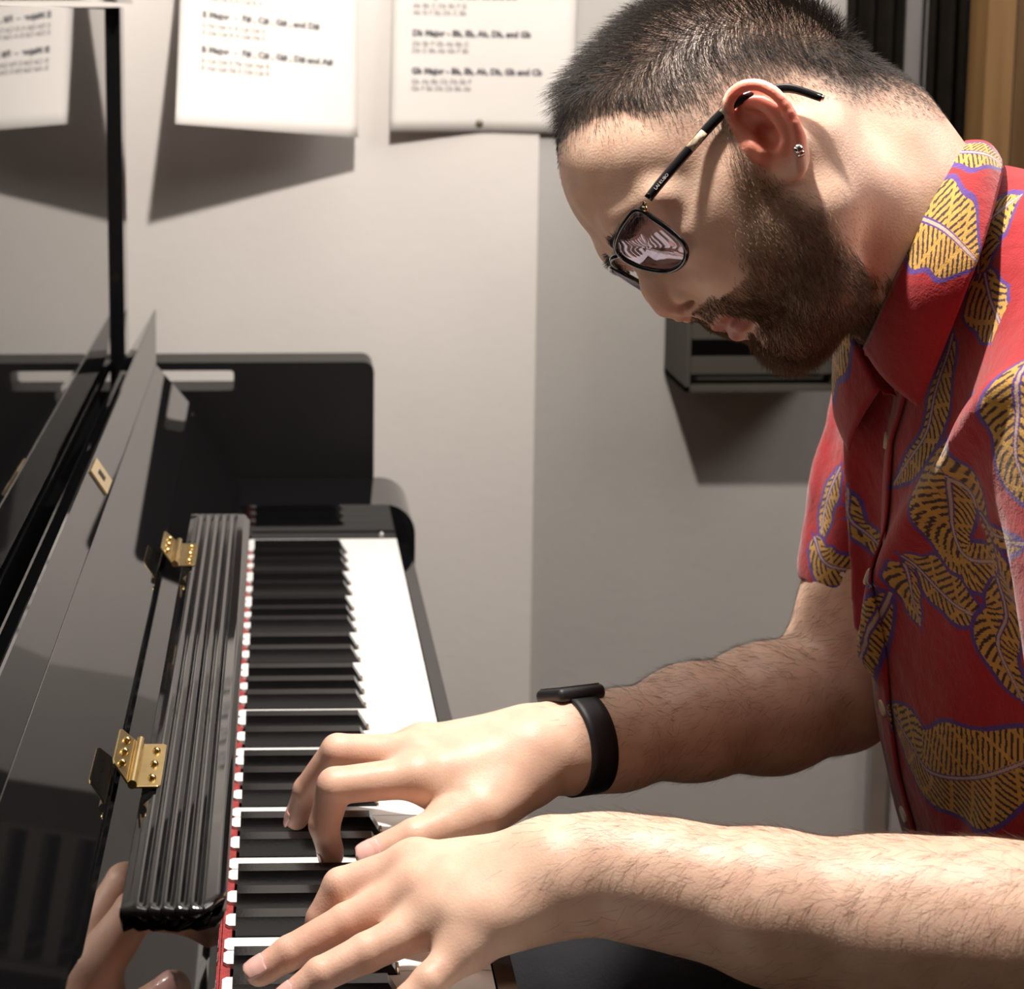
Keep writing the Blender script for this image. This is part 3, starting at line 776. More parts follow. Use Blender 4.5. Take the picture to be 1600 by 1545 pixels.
# scalp: lower edge of the dense hair along the head
hf = np.array([-.115, -.090, -.070, -.0464, -.0161, .0189, .0373, .050, .060, .075])
hu = np.array([-.042, -.036, -.012, .0225, .0430, .0510, .0765, .0850, .0892, .100])
above = u_-np.interp(f_, hf, hu)
sw = onh*smooth01(above, -.026, .006)
sw = np.where((f_ > .010) & (above < 0), sw*.35, sw)*(above > -.028)
side = onh & (f_ > .000) & (f_ < .020) & (u_ < .05) & (u_ > .010) & (sa > .05)
P, N, vi = scatter(sw, 30000)
ab = above[vi]; ff = f_[vi]; ss = s_[vi]; uu = u_[vi]
top = smooth01(ab, .010, .055); front = smooth01(ff, .0, .06)
Lh = .0035+.010*smooth01(ab, -.01, .03)+top*(.012+.024*front); Lh *= rng.uniform(.7, 1.15, len(P))
fl = np.outer(.35+.65*top, HF)+np.outer(np.sign(ss)*(1-top)*.15, HS)-np.outer((1-top)*1.0, HU)+np.outer(top*.15, HU)+rng.normal(0, .16, (len(P), 3))
strands('hair', P, N, fl, Lh, .22+.27*top*(1-.25*front), M['hair'], person, .000085, curl=.10)
# beard and moustache
bf = np.array([-.125, -.0444, -.0319, -.0041, .0188, .032]); bfr = np.array([.0644, .0644, .0561, .0315, .0121, .009])   # front edge by height
br = np.array([-.125, -.0881, -.0479, -.0095, .0188, .032]); brr = np.array([-.01, .0160, .0070, .0150, .0020, .000])  # rear edge by height
fe = f_-np.interp(u_, bf, bfr); re = f_-np.interp(u_, br, brr)
beard = onh*(u_ < .030)*(1-smooth01(fe, -.012, .006))*smooth01(re, -.006, .008)*(sa > .02)
chin = onh*(u_ < -.0700)*(f_ > .012)*smooth01(f_, .008, .022)*(1-.85*((u_ > -.0800) & (f_ > .074) & (sa < .024) & (sa > .007)))
jaw = onh*(u_ < -.0444)*(f_ > .010)*(sa > .0255)*smooth01(f_, .006, .02)
mou = onh*(u_ > -.0500)*(u_ < -.0385)*(sa < .030)*(f_ > .064)*smooth01(sa, .000, .004)
mou2 = onh*1.5*(u_ > -.075)*(u_ <= -.043)*(sa > .0195)*(sa < .040)*(f_ > .042)
bw = np.maximum.reduce([beard*.95, chin, jaw, mou*1.1, mou2])
neckst = onh*(u_ < -.045)*(f_ > -.035)*(f_ <= .02)*smooth01(f_, -.035, .012)*.10
P, N, vi = scatter(bw, 21000)
uu = u_[vi]; ff = f_[vi]; ss = s_[vi]
Lb = (.0036+.0066*smooth01(-uu, .02, .085))*np.where(uu > -.05, np.where(ff > .062, .8, .9), 1)*rng.uniform(.7, 1.2, len(P))
fl = np.outer(.35+.3*smooth01(-uu, .04, .09), HF)-np.outer(np.ones(len(P)), HU)+np.outer(np.where(ff > .06, np.sign(ss)*.5, 0), HS)+rng.normal(0, .22, (len(P), 3))
strands('beard', P, N, fl, Lb, .38+.15*smooth01(-uu, .06, .1), M['beard'], person, .000082, curl=.22)
P, N, vi = scatter(neckst+onh*(above < 0)*(above > -.03)*.3*(f_ < .03)*(f_ > -.1), 9000)
strands('stubble', P, N, -HU+rng.normal(0, .25, (len(P), 3))+HF*.2, rng.uniform(.0012, .003, len(P)), .35, M['hair'], person, .000032)
# eyebrows
bx = onh*(sa > .010)*(sa < .050)*np.exp(-((u_-.0225)/.0042)**2)*(f_ > .06)
P, N, vi = scatter(bx*(bx > .3), 1100)
strands('eyebrow', P, N, np.outer(np.sign(s_[vi]), HS)*.8+HU*.3-HF*.4, rng.uniform(.005, .009, len(P)), .22, M['hair'], person, .00008)
# hair on the forearms
def armhair(y0, y1, n, lo, hi, x0, x1, rad):
    w = ((V[:, 1] > y0) & (V[:, 1] < y1) & (V[:, 0] > x0) & (V[:, 0] < x1) & (V[:, 2] < .17) & (V[:, 2] > -.01))*(.25+.75*smooth01(VN[:, 2], -.3, .7))*smooth01(V[:, 0], x0, x0+.09)
    P, N, vi = scatter(w.astype(float), n)
    fl = np.tile(V3(-.75, .1, -.35), (n, 1))+rng.normal(0, .28, (n, 3))
    return strands('arm_hair', P, N, fl, rng.uniform(lo, hi, n), .16, M['armhair'], person, rad, curl=.15)
armhair(-.30, -.10, 2600, .008, .017, .14, .44, .000042)
armhair(.0, .20, 2600, .006, .014, .19, .43, .000048)
# the shaved skin and beard shadow underneath
blend(np.array([.10, .066, .050]), np.clip(sw, 0, 1)*.72)
blend(np.array([.20, .11, .07]), np.clip(bw, 0, 1)*.5)
blend(np.array([.34, .22, .17]), np.clip(neckst*3, 0, 1)*.55)
blend(np.array([.25, .16, .12]), onh*(above < .004)*smooth01(above, -.040, -.004)*(f_ < .035)*(f_ > -.1)*.55)
blend(np.array([.10, .06, .05]), onh*(bx > .35)*.4)
lash = onh*(f_ > .06)*np.exp(-((u_-.0005)/.0013)**2)*(sa > .019)*(sa < .043)
blend(np.array([.05, .03, .025]), lash*.85)
ca.data.foreach_set('color', np.concatenate([colr, rough[:, None]], 1).astype(np.float32).ravel())
# ------------------------------------------------------------------ printed cloth: banana leaves in gold with violet edges on red
def catmull(P, n):
    P = np.asarray(P, float); Q_ = np.vstack([2*P[0]-P[1], P, 2*P[-1]-P[-2]]); out = []
    seg = len(P)-1
    for t in np.linspace(0, seg-1e-9, n):
        i = int(t); x = t-i; a, b, c, d = Q_[i:i+4]
        out.append(.5*((2*b)+(-a+c)*x+(2*a-5*b+4*c-d)*x*x+(-a+3*b-3*c+d)*x**3))
    return np.array(out)
RED = np.array([.31, .011, .015]); GOLD = np.array([.47, .255, .050]); VIO = np.array([.085, .035, .20]); VEIN = np.array([.045, .018, .020]); RIB = np.array([.42, .30, .22])
class Cloth:
    def __init__(s, name, w, h, su, sv, u0, v0):
        s.name, s.w, s.h, s.su, s.sv, s.u0, s.v0 = name, w, h, su, sv, u0, v0
        s.img = np.tile(RED, (h, w, 1)); s.px = w/su
        y, x = np.mgrid[0:h, 0:w]; k = rng.normal(0, 1, (h//8+2, w//8+2)); s.noise = np.kron(k, np.ones((8, 8)))[:h, :w]
    def leaf(s, pts, wl, wr, spacing=.0052, lobes=2.5, seed=0):
        C_ = catmull(pts, 48); r = np.random.default_rng(seed+int(1000*abs(C_[0, 0]))); T = np.gradient(C_, axis=0); T /= np.linalg.norm(T, axis=1, keepdims=True)+1e-9
        Nn = np.stack([-T[:, 1], T[:, 0]], 1); arc = np.concatenate([[0], np.cumsum(np.linalg.norm(np.diff(C_, axis=0), axis=1))])
        m = max(wl, wr)*1.15+.004
        lo = C_.min(0)-m; hi = C_.max(0)+m
        x0, x1 = [int(np.clip((q-s.u0)*s.px, 0, s.w)) for q in (lo[0], hi[0])]; y0, y1 = [int(np.clip((q-s.v0)*s.px, 0, s.h)) for q in (lo[1], hi[1])]
        if x1 <= x0 or y1 <= y0: return
        X = s.u0+(np.arange(x0, x1)+.5)/s.px; Y = s.v0+(np.arange(y0, y1)+.5)/s.px
        gx, gy = np.meshgrid(X, Y); P = np.stack([gx, gy], -1)
        best = np.full(gx.shape, 1e9); bi = np.zeros(gx.shape, int)
        for i in range(len(C_)):
            d = (gx-C_[i, 0])**2+(gy-C_[i, 1])**2; w = d < best; best[w] = d[w]; bi[w] = i
        dv = P-C_[bi]; lat = (dv*Nn[bi]).sum(-1); lon = (dv*T[bi]).sum(-1)
        a = np.clip(arc[bi]+lon, 0, arc[-1])/arc[-1]
        over = np.hypot(0, 0)
        ph = r.uniform(0, 6)
        prof = np.clip(np.sin(np.pi*np.clip(a, 0, 1)**.85), 0, 1)**.55*(1+.07*np.sin(a*lobes*2*np.pi+ph)+.03*np.sin(a*17+ph))
        wid = np.where(lat > 0, wl, wr)*prof
        e = np.abs(lat)/np.maximum(wid, 1e-6)
        endd = (np.abs(lon) > .004) & ((bi == 0) | (bi == len(C_)-1))
        ins = (np.abs(lat) < wid) & ~endd
        edge = np.abs(lat) > wid-.0017
        outer = (np.abs(lat) < wid+.0012) & ~ins & ~endd
        al = arc[bi]+lon
        jag = s.noise[y0:y1, x0:x1]
        vein = ((al-np.abs(lat)*.85+jag*.0003)/spacing) % 1
        vein_on = (vein < .40) & (np.abs(lat) > .0016) & (np.sin(al*310+np.abs(lat)*190+ph) > -.90)
        rib = np.abs(lat) < .0021*(1-.5*a); ribc = np.abs(lat) < .0008
        sub = s.img[y0:y1, x0:x1]
        gold = GOLD*(1+.04*jag[..., None])
        sub[outer] = VIO
        sub[ins] = gold[ins]; sub[ins & vein_on] = VEIN
        sub[ins & edge] = VIO; sub[ins & rib] = VIO; sub[ins & ribc] = RIB
    def material(s):
        im = bpy.data.images.new(s.name, s.w, s.h, float_buffer=True); im.colorspace_settings.name = 'Non-Color'
        px = np.ones((s.h, s.w, 4), np.float32); px[..., :3] = s.img*(1+.05*s.noise[..., None]*.4)
        im.pixels.foreach_set(px.ravel()); im.pack()
        m = bpy.data.materials.new(s.name); m.use_nodes = True; nt = m.node_tree; b = nt.nodes['Principled BSDF']
        t = nt.nodes.new('ShaderNodeTexImage'); t.image = im; t.extension = 'REPEAT'
        nt.links.new(t.outputs['Color'], b.inputs['Base Color'])
        b.inputs['Roughness'].default_value = .82; b.inputs['Specular IOR Level'].default_value = .25; b.inputs['Sheen Weight'].default_value = .25
        tc = nt.nodes.new('ShaderNodeTexCoord'); n = nt.nodes.new('ShaderNodeTexNoise'); n.inputs['Scale'].default_value = 900; n.inputs['Detail'].default_value = 2
        n2 = nt.nodes.new('ShaderNodeTexNoise'); n2.inputs['Scale'].default_value = 38; n2.inputs['Detail'].default_value = 4
        nt.links.new(tc.outputs['Object'], n.inputs['Vector']); nt.links.new(tc.outputs['Object'], n2.inputs['Vector'])
        b1 = nt.nodes.new('ShaderNodeBump'); b1.inputs['Distance'].default_value = .0003; nt.links.new(n.outputs['Fac'], b1.inputs['Height'])
        b2 = nt.nodes.new('ShaderNodeBump'); b2.inputs['Distance'].default_value = .006; b2.inputs['Strength'].default_value = .55
        nt.links.new(n2.outputs['Fac'], b2.inputs['Height']); nt.links.new(b1.outputs['Normal'], b2.inputs['Normal']); nt.links.new(b2.outputs['Normal'], b.inputs['Normal'])
        return m
# ------------------------------------------------------------------ the shirt
SZ = np.array([-.16, -.05, .0, .05, .10, .20, .28, .33, .36, .385, .41, .432])
SFR = np.array([.495, .462, .446, .433, .423, .414, .406, .411, .420, .432, .446, .475])
SBK = np.array([.74, .71, .70, .70, .70, .695, .685, .675, .665, .65, .625, .57])
SHW = np.array([.172, .174, .172, .170, .168, .168, .165, .156, .144, .124, .098, .055])
SCY = .006
def torso_fn(P):
    z = P[:, 2]; f = np.interp(z, SZ, SFR); b = np.interp(z, SZ, SBK); hw_ = np.interp(z, SZ, SHW)
    a = (b-f)/2; cx = (b+f)/2
    n = 2.5
    q = (np.abs((P[:, 0]-cx)/a)**n+np.abs((P[:, 1]-SCY)/hw_)**n)**(1/n)
    d = (q-1)*np.minimum(a, hw_)*.92
    return np.maximum(d, np.maximum(z-.430, -.145-z))
S = Field()
S.add(torso_fn, (.38, -.19, -.16), (.76, .20, .45), .01)
S.cap((.502, .148, .298), (.478, .150, .200), .064, .060, k=.03)
S.cap((.478, .150, .200), (.456, .150, .105), .060, .056, k=.01)
S.cap((.478, -.150, .305), (.492, -.212, .140), .070, .066, k=.035)
S.cap(V3(.485, .07, .345), V3(.500, .145, .315), .045, .052, k=.04)
S.cap(V3(.477, -.045, .385), V3(.515, -.075, .385), .046, .046, k=.03)
S.cap(V3(.492, -.055, .378), V3(.492, -.15, .335), .050, .060, k=.04)
S.cap(V3(.478, .012, .35), V3(.462, .010, .390), .062, .057, k=.03)
def fold(pts, width, amp, skew=0.0):
    """a fold running along a line on the cloth; skew > 0 makes its far side steep"""
    pts = np.asarray(pts, float)
    C_ = catmull(pts, 24)
    lo, hi = C_.min(0)-width*2.2, C_.max(0)+width*2.2
    def fn(P):
        d = np.full(len(P), 1e9); sd = np.zeros(len(P))
        for i in range(len(C_)-1):
            a, b = C_[i], C_[i+1]; ba = b-a; t = np.clip(((P-a)@ba)/(ba@ba+1e-12), 0, 1); v = P-a-t[:, None]*ba
            dd = (v*v).sum(1); w = dd < d; d[w] = dd[w]; sd[w] = (ba[1]*v[w, 2]-ba[2]*v[w, 1])/(np.linalg.norm(ba)+1e-9)
        r = np.sqrt(d)
        g = np.exp(-(r/width)**2)
        if skew: g = g*(1+skew*np.tanh(sd/(width*.35)))*.5
        return -amp*g
    S.add(fn, lo, hi, .0, 'd')
fold([(.405, -.155, .335), (.402, -.105, .285), (.402, -.050, .230), (.405, -.010, .185), (.411, .020, .130)], .021, .020, .85)
fold([(.400, .000, .315), (.403, .022, .270), (.405, .035, .215), (.411, .040, .170)], .015, -.013)
fold([(.402, .055, .320), (.404, .066, .260), (.407, .072, .190), (.412, .075, .130)], .013, .010)
fold([(.42, .10, .32), (.42, .105, .25), (.425, .10, .17), (.43, .095, .10)], .011, -.010)
fold([(.420, -.10, .10), (.440, -.06, .02), (.46, .0, -.04)], .020, .009)
fold([(.425, -.13, .20), (.428, -.10, .12), (.437, -.06, .05)], .018, -.008)
fold([(.43, -.145, .28), (.425, -.15, .22), (.43, -.155, .15)], .012, -.010)
fold([(.44, -.185, .32), (.43, -.19, .26), (.433, -.20, .20)], .014, .008)
fold([(.45, .165, .30), (.42, .165, .25), (.412, .160, .19), (.41, .155, .15)], .012, .006)
# openings: the sleeves are hollow at the hem
S.cap((.464, .150, .150), (.438, .150, .00), .0505, .0505, k=.002, op='s')
S.cap((.490, -.208, .165), (.500, -.232, .02), .0555, .0555, k=.002, op='s')
def hem(a, b, r, z):
    a = np.asarray(a, float); b = np.asarray(b, float); ba = b-a
    def fn(P):
        pa = P-a; t = np.clip(pa@ba/(ba@ba), 0, 1); return np.maximum(np.linalg.norm(pa-t[:, None]*ba, axis=1)-r, P[:, 2]-z)
    S.add(fn, np.minimum(a, b)-r, np.maximum(a, b)+r, .002, 's')
hem((.460, .156, .13), (.434, .156, .0), .070, .133)
hem((.490, -.208, .15), (.500, -.235, .0), .082, .158)
S.ell((.59, SCY, -.165), (.145, .165, .06), k=.002, op='s')
SV, SQ = surface(S, (.37, -.31, -.17), (.78, .25, .47), .0034)
SV = relax(SV, SQ, 3, .5)
# cloth coordinates: round the trunk or round each sleeve
def sleeve_uv(P, a, b, off):
    a = np.asarray(a, float); b = np.asarray(b, float); ax = unit(b-a); e1 = unit(V3(-1, 0, 0)-ax*(ax@V3(-1, 0, 0))); e2 = np.cross(ax, e1)
    q = P-a; return off+np.arctan2(q@e2, q@e1)*.062, .30-q@ax
def shirt_uv(P):
    z = P[:, 2]; cx = (np.interp(z, SZ, SFR)+np.interp(z, SZ, SBK))/2
    th = np.arctan2(-(P[:, 1]-SCY), -(P[:, 0]-cx)*1.15)
    u = th*.155; v = z.copy()
    return u, v
def reg(P):
    dr = np.linalg.norm(np.cross(P-V3(.490, .148, .298), unit(V3(.462, .150, .105)-V3(.490, .148, .298))), axis=1)
    dl = np.linalg.norm(np.cross(P-V3(.478, -.150, .305), unit(V3(.492, -.212, .140)-V3(.478, -.150, .305))), axis=1)
    t = torso_fn(P)
    r = np.zeros(len(P), int); r[(t > .006) & (P[:, 1] > .1) & (dr < .09)] = 1; r[(t > .006) & (P[:, 1] < -.1) & (dl < .1)] = 2
    return r
def all_uv(P):
    u, v = shirt_uv(P); r = reg(P)
    u1, v1 = sleeve_uv(P, (.490, .148, .298), (.462, .150, .105), -.75); u2, v2 = sleeve_uv(P, (.478, -.150, .305), (.492, -.212, .140), .75)
    u = np.where(r == 1, u1, np.where(r == 2, u2, u)); v = np.where(r == 1, v1, np.where(r == 2, v2, v))
    return u, v, r
U0, V0_, SU, SVv = -1.0, -.20, 2.0, .70
shirt_me = mesh_np('shirt', SV, SQ)
fr = reg(SV[SQ].mean(1)); lu = np.empty((len(SQ)*4, 2)); Pc = SV[SQ.ravel()]; rr = np.repeat(fr, 4)
u, v = shirt_uv(Pc); u1, v1 = sleeve_uv(Pc, (.490, .148, .298), (.462, .150, .105), -.75); u2, v2 = sleeve_uv(Pc, (.478, -.150, .305), (.492, -.212, .140), .75)
u = np.where(rr == 1, u1, np.where(rr == 2, u2, u)); v = np.where(rr == 1, v1, np.where(rr == 2, v2, v))
ul = shirt_me.uv_layers.new(name='UVMap'); ul.data.foreach_set('uv', np.stack([(u-U0)/SU, (v-V0_)/SVv], 1).astype(np.float32).ravel())
cloth = Cloth('red leaf print cotton', 4000, 1400, SU, SVv, U0, V0_)
LEAVES = [
    ([(0.1129, 0.3333), (0.1015, 0.3043), (0.0859, 0.2702), (0.0787, 0.2434), (0.0909, 0.2301), (0.1331, 0.2489)], 0.0149, 0.0248),   # A
    ([(0.7357, 0.2606), (0.7801, 0.2664), (0.7976, 0.2810)], 0.0065, 0.0093),   # A2
    ([(0.0385, 0.2157), (0.0475, 0.2081), (0.0639, 0.2014), (0.0794, 0.1974), (0.0990, 0.1969)], 0.0203, 0.0132),   # B
    ([(0.0368, 0.2100), (0.0339, 0.1882), (0.0410, 0.1714)], 0.0105, 0.0157),   # B2
    ([(0.0175, 0.1844), (-0.0047, 0.1505), (-0.0199, 0.1246), (-0.0618, 0.0810), (-0.0410, 0.0593), (-0.0404, 0.0286)], 0.0096, 0.0146),   # C
    ([(-0.0132, 0.0944), (0.0181, 0.0840), (0.0395, 0.0773), (0.0867, 0.0961), (0.1432, 0.1402)], 0.0321, 0.0269),   # D
    ([(0.1086, 0.2271), (0.1107, 0.2051), (0.1041, 0.1833), (0.1177, 0.1558)], 0.0141, 0.0157),   # E
    ([(0.7218, 0.3545), (0.7247, 0.3284), (0.7296, 0.3027), (0.7235, 0.2758)], 0.0185, 0.0081),   # F
    ([(0.0880, 0.3957), (0.0974, 0.3792), (0.1141, 0.3636)], 0.0136, 0.0233),   # G
    ([(0.0836, 0.3927), (0.0822, 0.4184), (0.1048, 0.4360)], 0.0110, 0.0170),   # H
    ([(0.0673, 0.3561), (0.0582, 0.3206), (0.0508, 0.2885), (0.0135, 0.2510)], 0.0154, 0.0062),   # I
    ([(-0.0531, 0.2284), (-0.0492, 0.2008), (0.0099, 0.1854)], 0.0097, 0.0112),   # K
    ([(-0.1167, 0.2554), (-0.0383, 0.2909)], 0.0152, 0.0152),   # M
    ([(-0.7718, 0.2192), (-0.7629, 0.1875), (-0.7636, 0.1594)], 0.0073, 0.0122),   # N
    ([(-0.7562, 0.1625), (-0.7747, 0.1491), (-0.8103, 0.1535)], 0.0156, 0.0132),   # N2
    ([(0.7087, 0.3256), (0.7111, 0.2871), (0.7168, 0.2432)], 0.0117, 0.0117),   # O
    ([(0.7300, 0.2123), (0.7448, 0.1869), (0.7475, 0.1645)], 0.0117, 0.0117),   # P
    ([(-0.0608, 0.3321), (-0.1021, 0.3051), (-0.0382, 0.3027)], 0.0137, 0.0137),   # Q
    ([(-0.0465, 0.0213), (-0.0317, 0.0018), (0.0034, -0.0073)], 0.0080, 0.0114),   # R
]
rl = np.random.default_rng(5)
for uu0, uu1 in ((.20, .49), (-.49, -.16), (.56, .68), (.80, .94), (-.94, -.80), (-.70, -.57)):      # the rest of the cloth
    sl = abs(uu0) > .5
    for k in range(int((uu1-uu0)*(110 if sl else 125))):
        c0 = np.array([rl.uniform(uu0, uu1), (.06+.26*((k*.618) % 1)) if sl else -.12+.54*((k*.618) % 1)]); an = rl.uniform(0, 6.28); d0 = np.array([math.cos(an), math.sin(an)]); n0 = np.array([-d0[1], d0[0]])
        cloth.leaf([c0-d0*.055, c0-d0*.02+n0*.008, c0+d0*.02+n0*.006, c0+d0*.055-n0*.006], rl.uniform(.014, .022), rl.uniform(.014, .024))
for lf in LEAVES: cloth.leaf(*lf)
M['cloth'] = cloth.material()
shirt = link('shirt', shirt_me, M['cloth'], person)
# ------------------------------------------------------------------ shirt details: placket, buttons, collar
def front_x(y, z):
    a, b = .36, .52
    for _ in range(22):
        m = (a+b)/2
        if S.evaluate(np.array([[m, y, z]]))[0] < 0: b = m
        else: a = m
    return (a+b)/2
pl = catmull([(-.012, .318), (.0, .2765), (.010, .2285), (.008, .1863), (.020, .1408), (.028, .0922), (.030, .0495), (.022, .006), (.015, -.05)], 44)
P = np.array([[(front_x(y+w_, z)-.0016, y+w_, z) for w_ in np.linspace(-.013, .013, 5)] for y, z in pl])
uu_, vv_ = shirt_uv(P.reshape(-1, 3))
grid_mesh('placket', P, M['cloth'], shirt, .0012, np.stack([(uu_-U0)/SU, (vv_-V0_)/SVv], 1).reshape(44, 5, 2))
M['button'] = mat('cream button', (.62, .54, .36), .35, var=.08, vscale=90)
for y, z in ((.0015, .2765), (.0075, .1863), (.028, .0922), (.026, .02)):
    x = front_x(y, z); e = .004
    n = unit(V3(-1, (front_x(y+e, z)-front_x(y-e, z))/(2*e), (front_x(y, z+e)-front_x(y, z-e))/(2*e)))
    bm = bmesh.new(); bmesh.ops.create_cone(bm, cap_ends=True, segments=20, radius1=.0058, radius2=.0052, depth=.0022)
    R = Vector(n).to_track_quat('Z', 'Y').to_matrix().to_4x4()
    bmesh.ops.transform(bm, matrix=Matrix.Translation(Vector((x, y, z))+Vector(n)*.0030) @ R, verts=bm.verts)
    b_ = from_bm('button', bm, M['button'], shirt, 'auto', .0005)
cc = Cloth('red leaf print collar cotton', 1700, 420, .34, .084, 0, 0)
for lf in [([(.041, -.012), (.037, .03), (.029, .075)], .016, .012), ([(.0780, -.012), (.0770, .03), (.083, .075)], .021, .023),
           ([(.250, -.012), (.250, .03), (.246, .075)], .016, .014), ([(-.012, .07), (.0, .05), (.006, .03)], .004, .004)]: cc.leaf(*lf)
M['collar'] = cc.material()
def collar(name, fold, outer, bulge, t0=0, t1=.17, n=46, m=16, band=True):
    A = catmull(fold, n); B_ = catmull(outer, n); ctr = np.array([.44, .01, .36])
    G = np.zeros((n, m, 3)); UVg = np.zeros((n, m, 2))
    for i in range(n):
        o = (A[i]+B_[i])/2-ctr; o[2] *= .4; o = o/np.linalg.norm(o)
        for j in range(m):
            s_ = j/(m-1)
            G[i, j] = A[i]*(1-s_)+B_[i]*s_+o*bulge*math.sin(math.pi*s_)*(1+.1*math.sin(i*.5))+o*.003
            UVg[i, j] = ((t0+(t1-t0)*i/(n-1))/.34, (.068*s_+.006)/.084)
    G2 = G
    if band:            # the cloth turns over at the fold and runs down inside against the neck
        inner = np.stack([G[:, 0]*(1-k)+(A+(ctr-A)*.10+np.array([.004, 0, -.012]))*k for k in (1.0, .66, .33)], 1)
        inner[:, 2] += (A-ctr)*.035
        G2 = np.concatenate([inner, G], 1); UVg = np.concatenate([UVg[:, :1].repeat(3, 1), UVg], 1)
    return grid_mesh(name, G2, M['collar'], shirt, .0011, UVg)
collar('collar', [(.462, .052, .452), (.4500, .012, .4600), (.4270, -.026, .4545), (.4020, -.0520, .4243), (.3865, -.0565, .3894), (.3825, -.042, .3642), (.3860, -.012, .3391)],
       [(.486, .056, .438), (.4700, .004, .4480), (.4500, -.043, .4410), (.4250, -.083, .4096), (.4125, -.088, .3776), (.4085, -.072, .3434), (.4065, -.052, .3117)], .006, -.02, .17)
collar('collar', [(.462, .052, .452), (.440, .084, .420), (.412, .084, .370), (.4000, .056, .3405), (.3935, .022, .3385), (.4015, -.006, .3130)],
       [(.486, .056, .438), (.466, .108, .405), (.430, .110, .350), (.4040, .074, .3165), (.3985, .068, .2830), (.4000, .040, .2610)], .005, .32, .22)
# ------------------------------------------------------------------ trousers and shoes
M['trousers'] = mat('black blue denim', (.008, .009, .013), .85, bump=.0004, bscale=700, var=.25, vscale=60)
M['shoe'] = mat('black leather', (.012, .011, .011), .4, var=.1)
T_ = Field()
for sg in (1, -1):
    T_.chain([(.60, .085*sg, -.165), (.40, .125*sg, -.165), (.215, .150*sg, -.190)], [.092, .080, .064], k=.03)
    T_.chain([(.215, .150*sg, -.195), (.225, .150*sg, -.42), (.265, .150*sg, -.655)], [.064, .056, .042], k=.02)
T_.ell((.62, 0, -.135), (.125, .165, .10), k=.04)
TV, TQ = surface(T_, (.12, -.27, -.72), (.78, .27, .02), .007)
link('trousers', mesh_np('trousers', TV, TQ), M['trousers'], person)
for sg in (1, -1):
    F_ = Field(); F_.chain([(.275, .150*sg, -.680), (.20, .152*sg, -.690), (.11, .156*sg, -.697)], [.036, .030, .022], k=.03)
    F_.add(lambda P: P[:, 2]+.7185, (.0, -.3, -.8), (.4, .3, -.69), .002, 's') if False else None
    fv, fq = surface(F_, (.05, .15*sg-.08, -.75), (.36, .15*sg+.08, -.60), .007)
    fv[:, 2] = np.maximum(fv[:, 2], FLOOR+.001)
    link('shoe', mesh_np('shoe', fv, fq), M['shoe'], person)
# ------------------------------------------------------------------ bench
bench = empty('piano_bench', (.60, 0, FLOOR), 'black piano bench with padded seat carrying the player', 'bench')
box('seat', .40, .80, -.34, .34, -.325, -.258, M['trousers'], bench, .02, 4)
box('frame', .42, .78, -.32, .32, -.38, -.326, M['lacquer2'], bench, .003)
for x in (.44, .76):
    for y in (-.30, .30):
        box('leg', x-.022, x+.022, y-.022, y+.022, FLOOR, -.381, M['lacquer2'], bench, .004)
# ------------------------------------------------------------------ spectacles
M['frame'] = mat('black acetate', (.008, .008, .010), .14, coat=.4)
M['tortoise'] = mat('clear brown acetate', (.45, .36, .26), .12, coat=.4, var=.6, vscale=420)
M['gold'] = mat('gold hinge', (.78, .62, .36), .2, metal=1, var=.05)
M['print'] = mat('pale print', (.62, .60, .58), .6, var=.05)
M['silver'] = mat('silver', (.78, .77, .75), .16, metal=1, var=.05)
def lens_mat():
    m = bpy.data.materials.new('coated lens'); m.use_nodes = True; nt = m.node_tree; out = nt.nodes['Material Output']
    tr = nt.nodes.new('ShaderNodeBsdfTransparent'); tr.inputs[0].default_value = (.80, .74, .80, 1)
    gl = nt.nodes.new('ShaderNodeBsdfGlossy'); gl.inputs['Roughness'].default_value = .02; gl.inputs[0].default_value = (.86, .78, .95, 1)
    fr_ = nt.nodes.new('ShaderNodeFresnel'); fr_.inputs[0].default_value = 1.42
    mx = nt.nodes.new('ShaderNodeMixShader'); ml = nt.nodes.new('ShaderNodeMath'); ml.operation = 'MULTIPLY'; ml.inputs[1].default_value = .22; nt.links.new(fr_.outputs[0], ml.inputs[0]); nt.links.new(ml.outputs[0], mx.inputs[0]); nt.links.new(tr.outputs[0], mx.inputs[1]); nt.links.new(gl.outputs[0], mx.inputs[2])
    nt.links.new(mx.outputs[0], out.inputs[0]); return m
M['lens'] = lens_mat()
gl = empty('spectacles', tuple(hw(.09, 0, .015)), 'black framed spectacles with gold hinges worn by the bent man', 'glasses')
LO = np.array([(.0728, .0665, .0262), (.0800, .0520, .0268), (.0868, .0340, .0245), (.0908, .0190, .0205), (.0914, .0140, .0135), (.0888, .0150, .0025), (.0832, .0210, -.0085), (.0785, .0360, -.0132), (.0740, .0520, -.0128), (.0702, .0612, -.0075), (.0698, .0660, .0035), (.0710, .0680, .0160)])+np.array([.0015, 0, 0])
def closed(P, n):
    q = np.vstack([P[-2:], P, P[:3]]); return catmull(q, 400)[int(400*2/(len(q)-1)):int(400*(2+len(P))/(len(q)-1))][::max(1, int(400*len(P)/(len(q)-1))//n)]
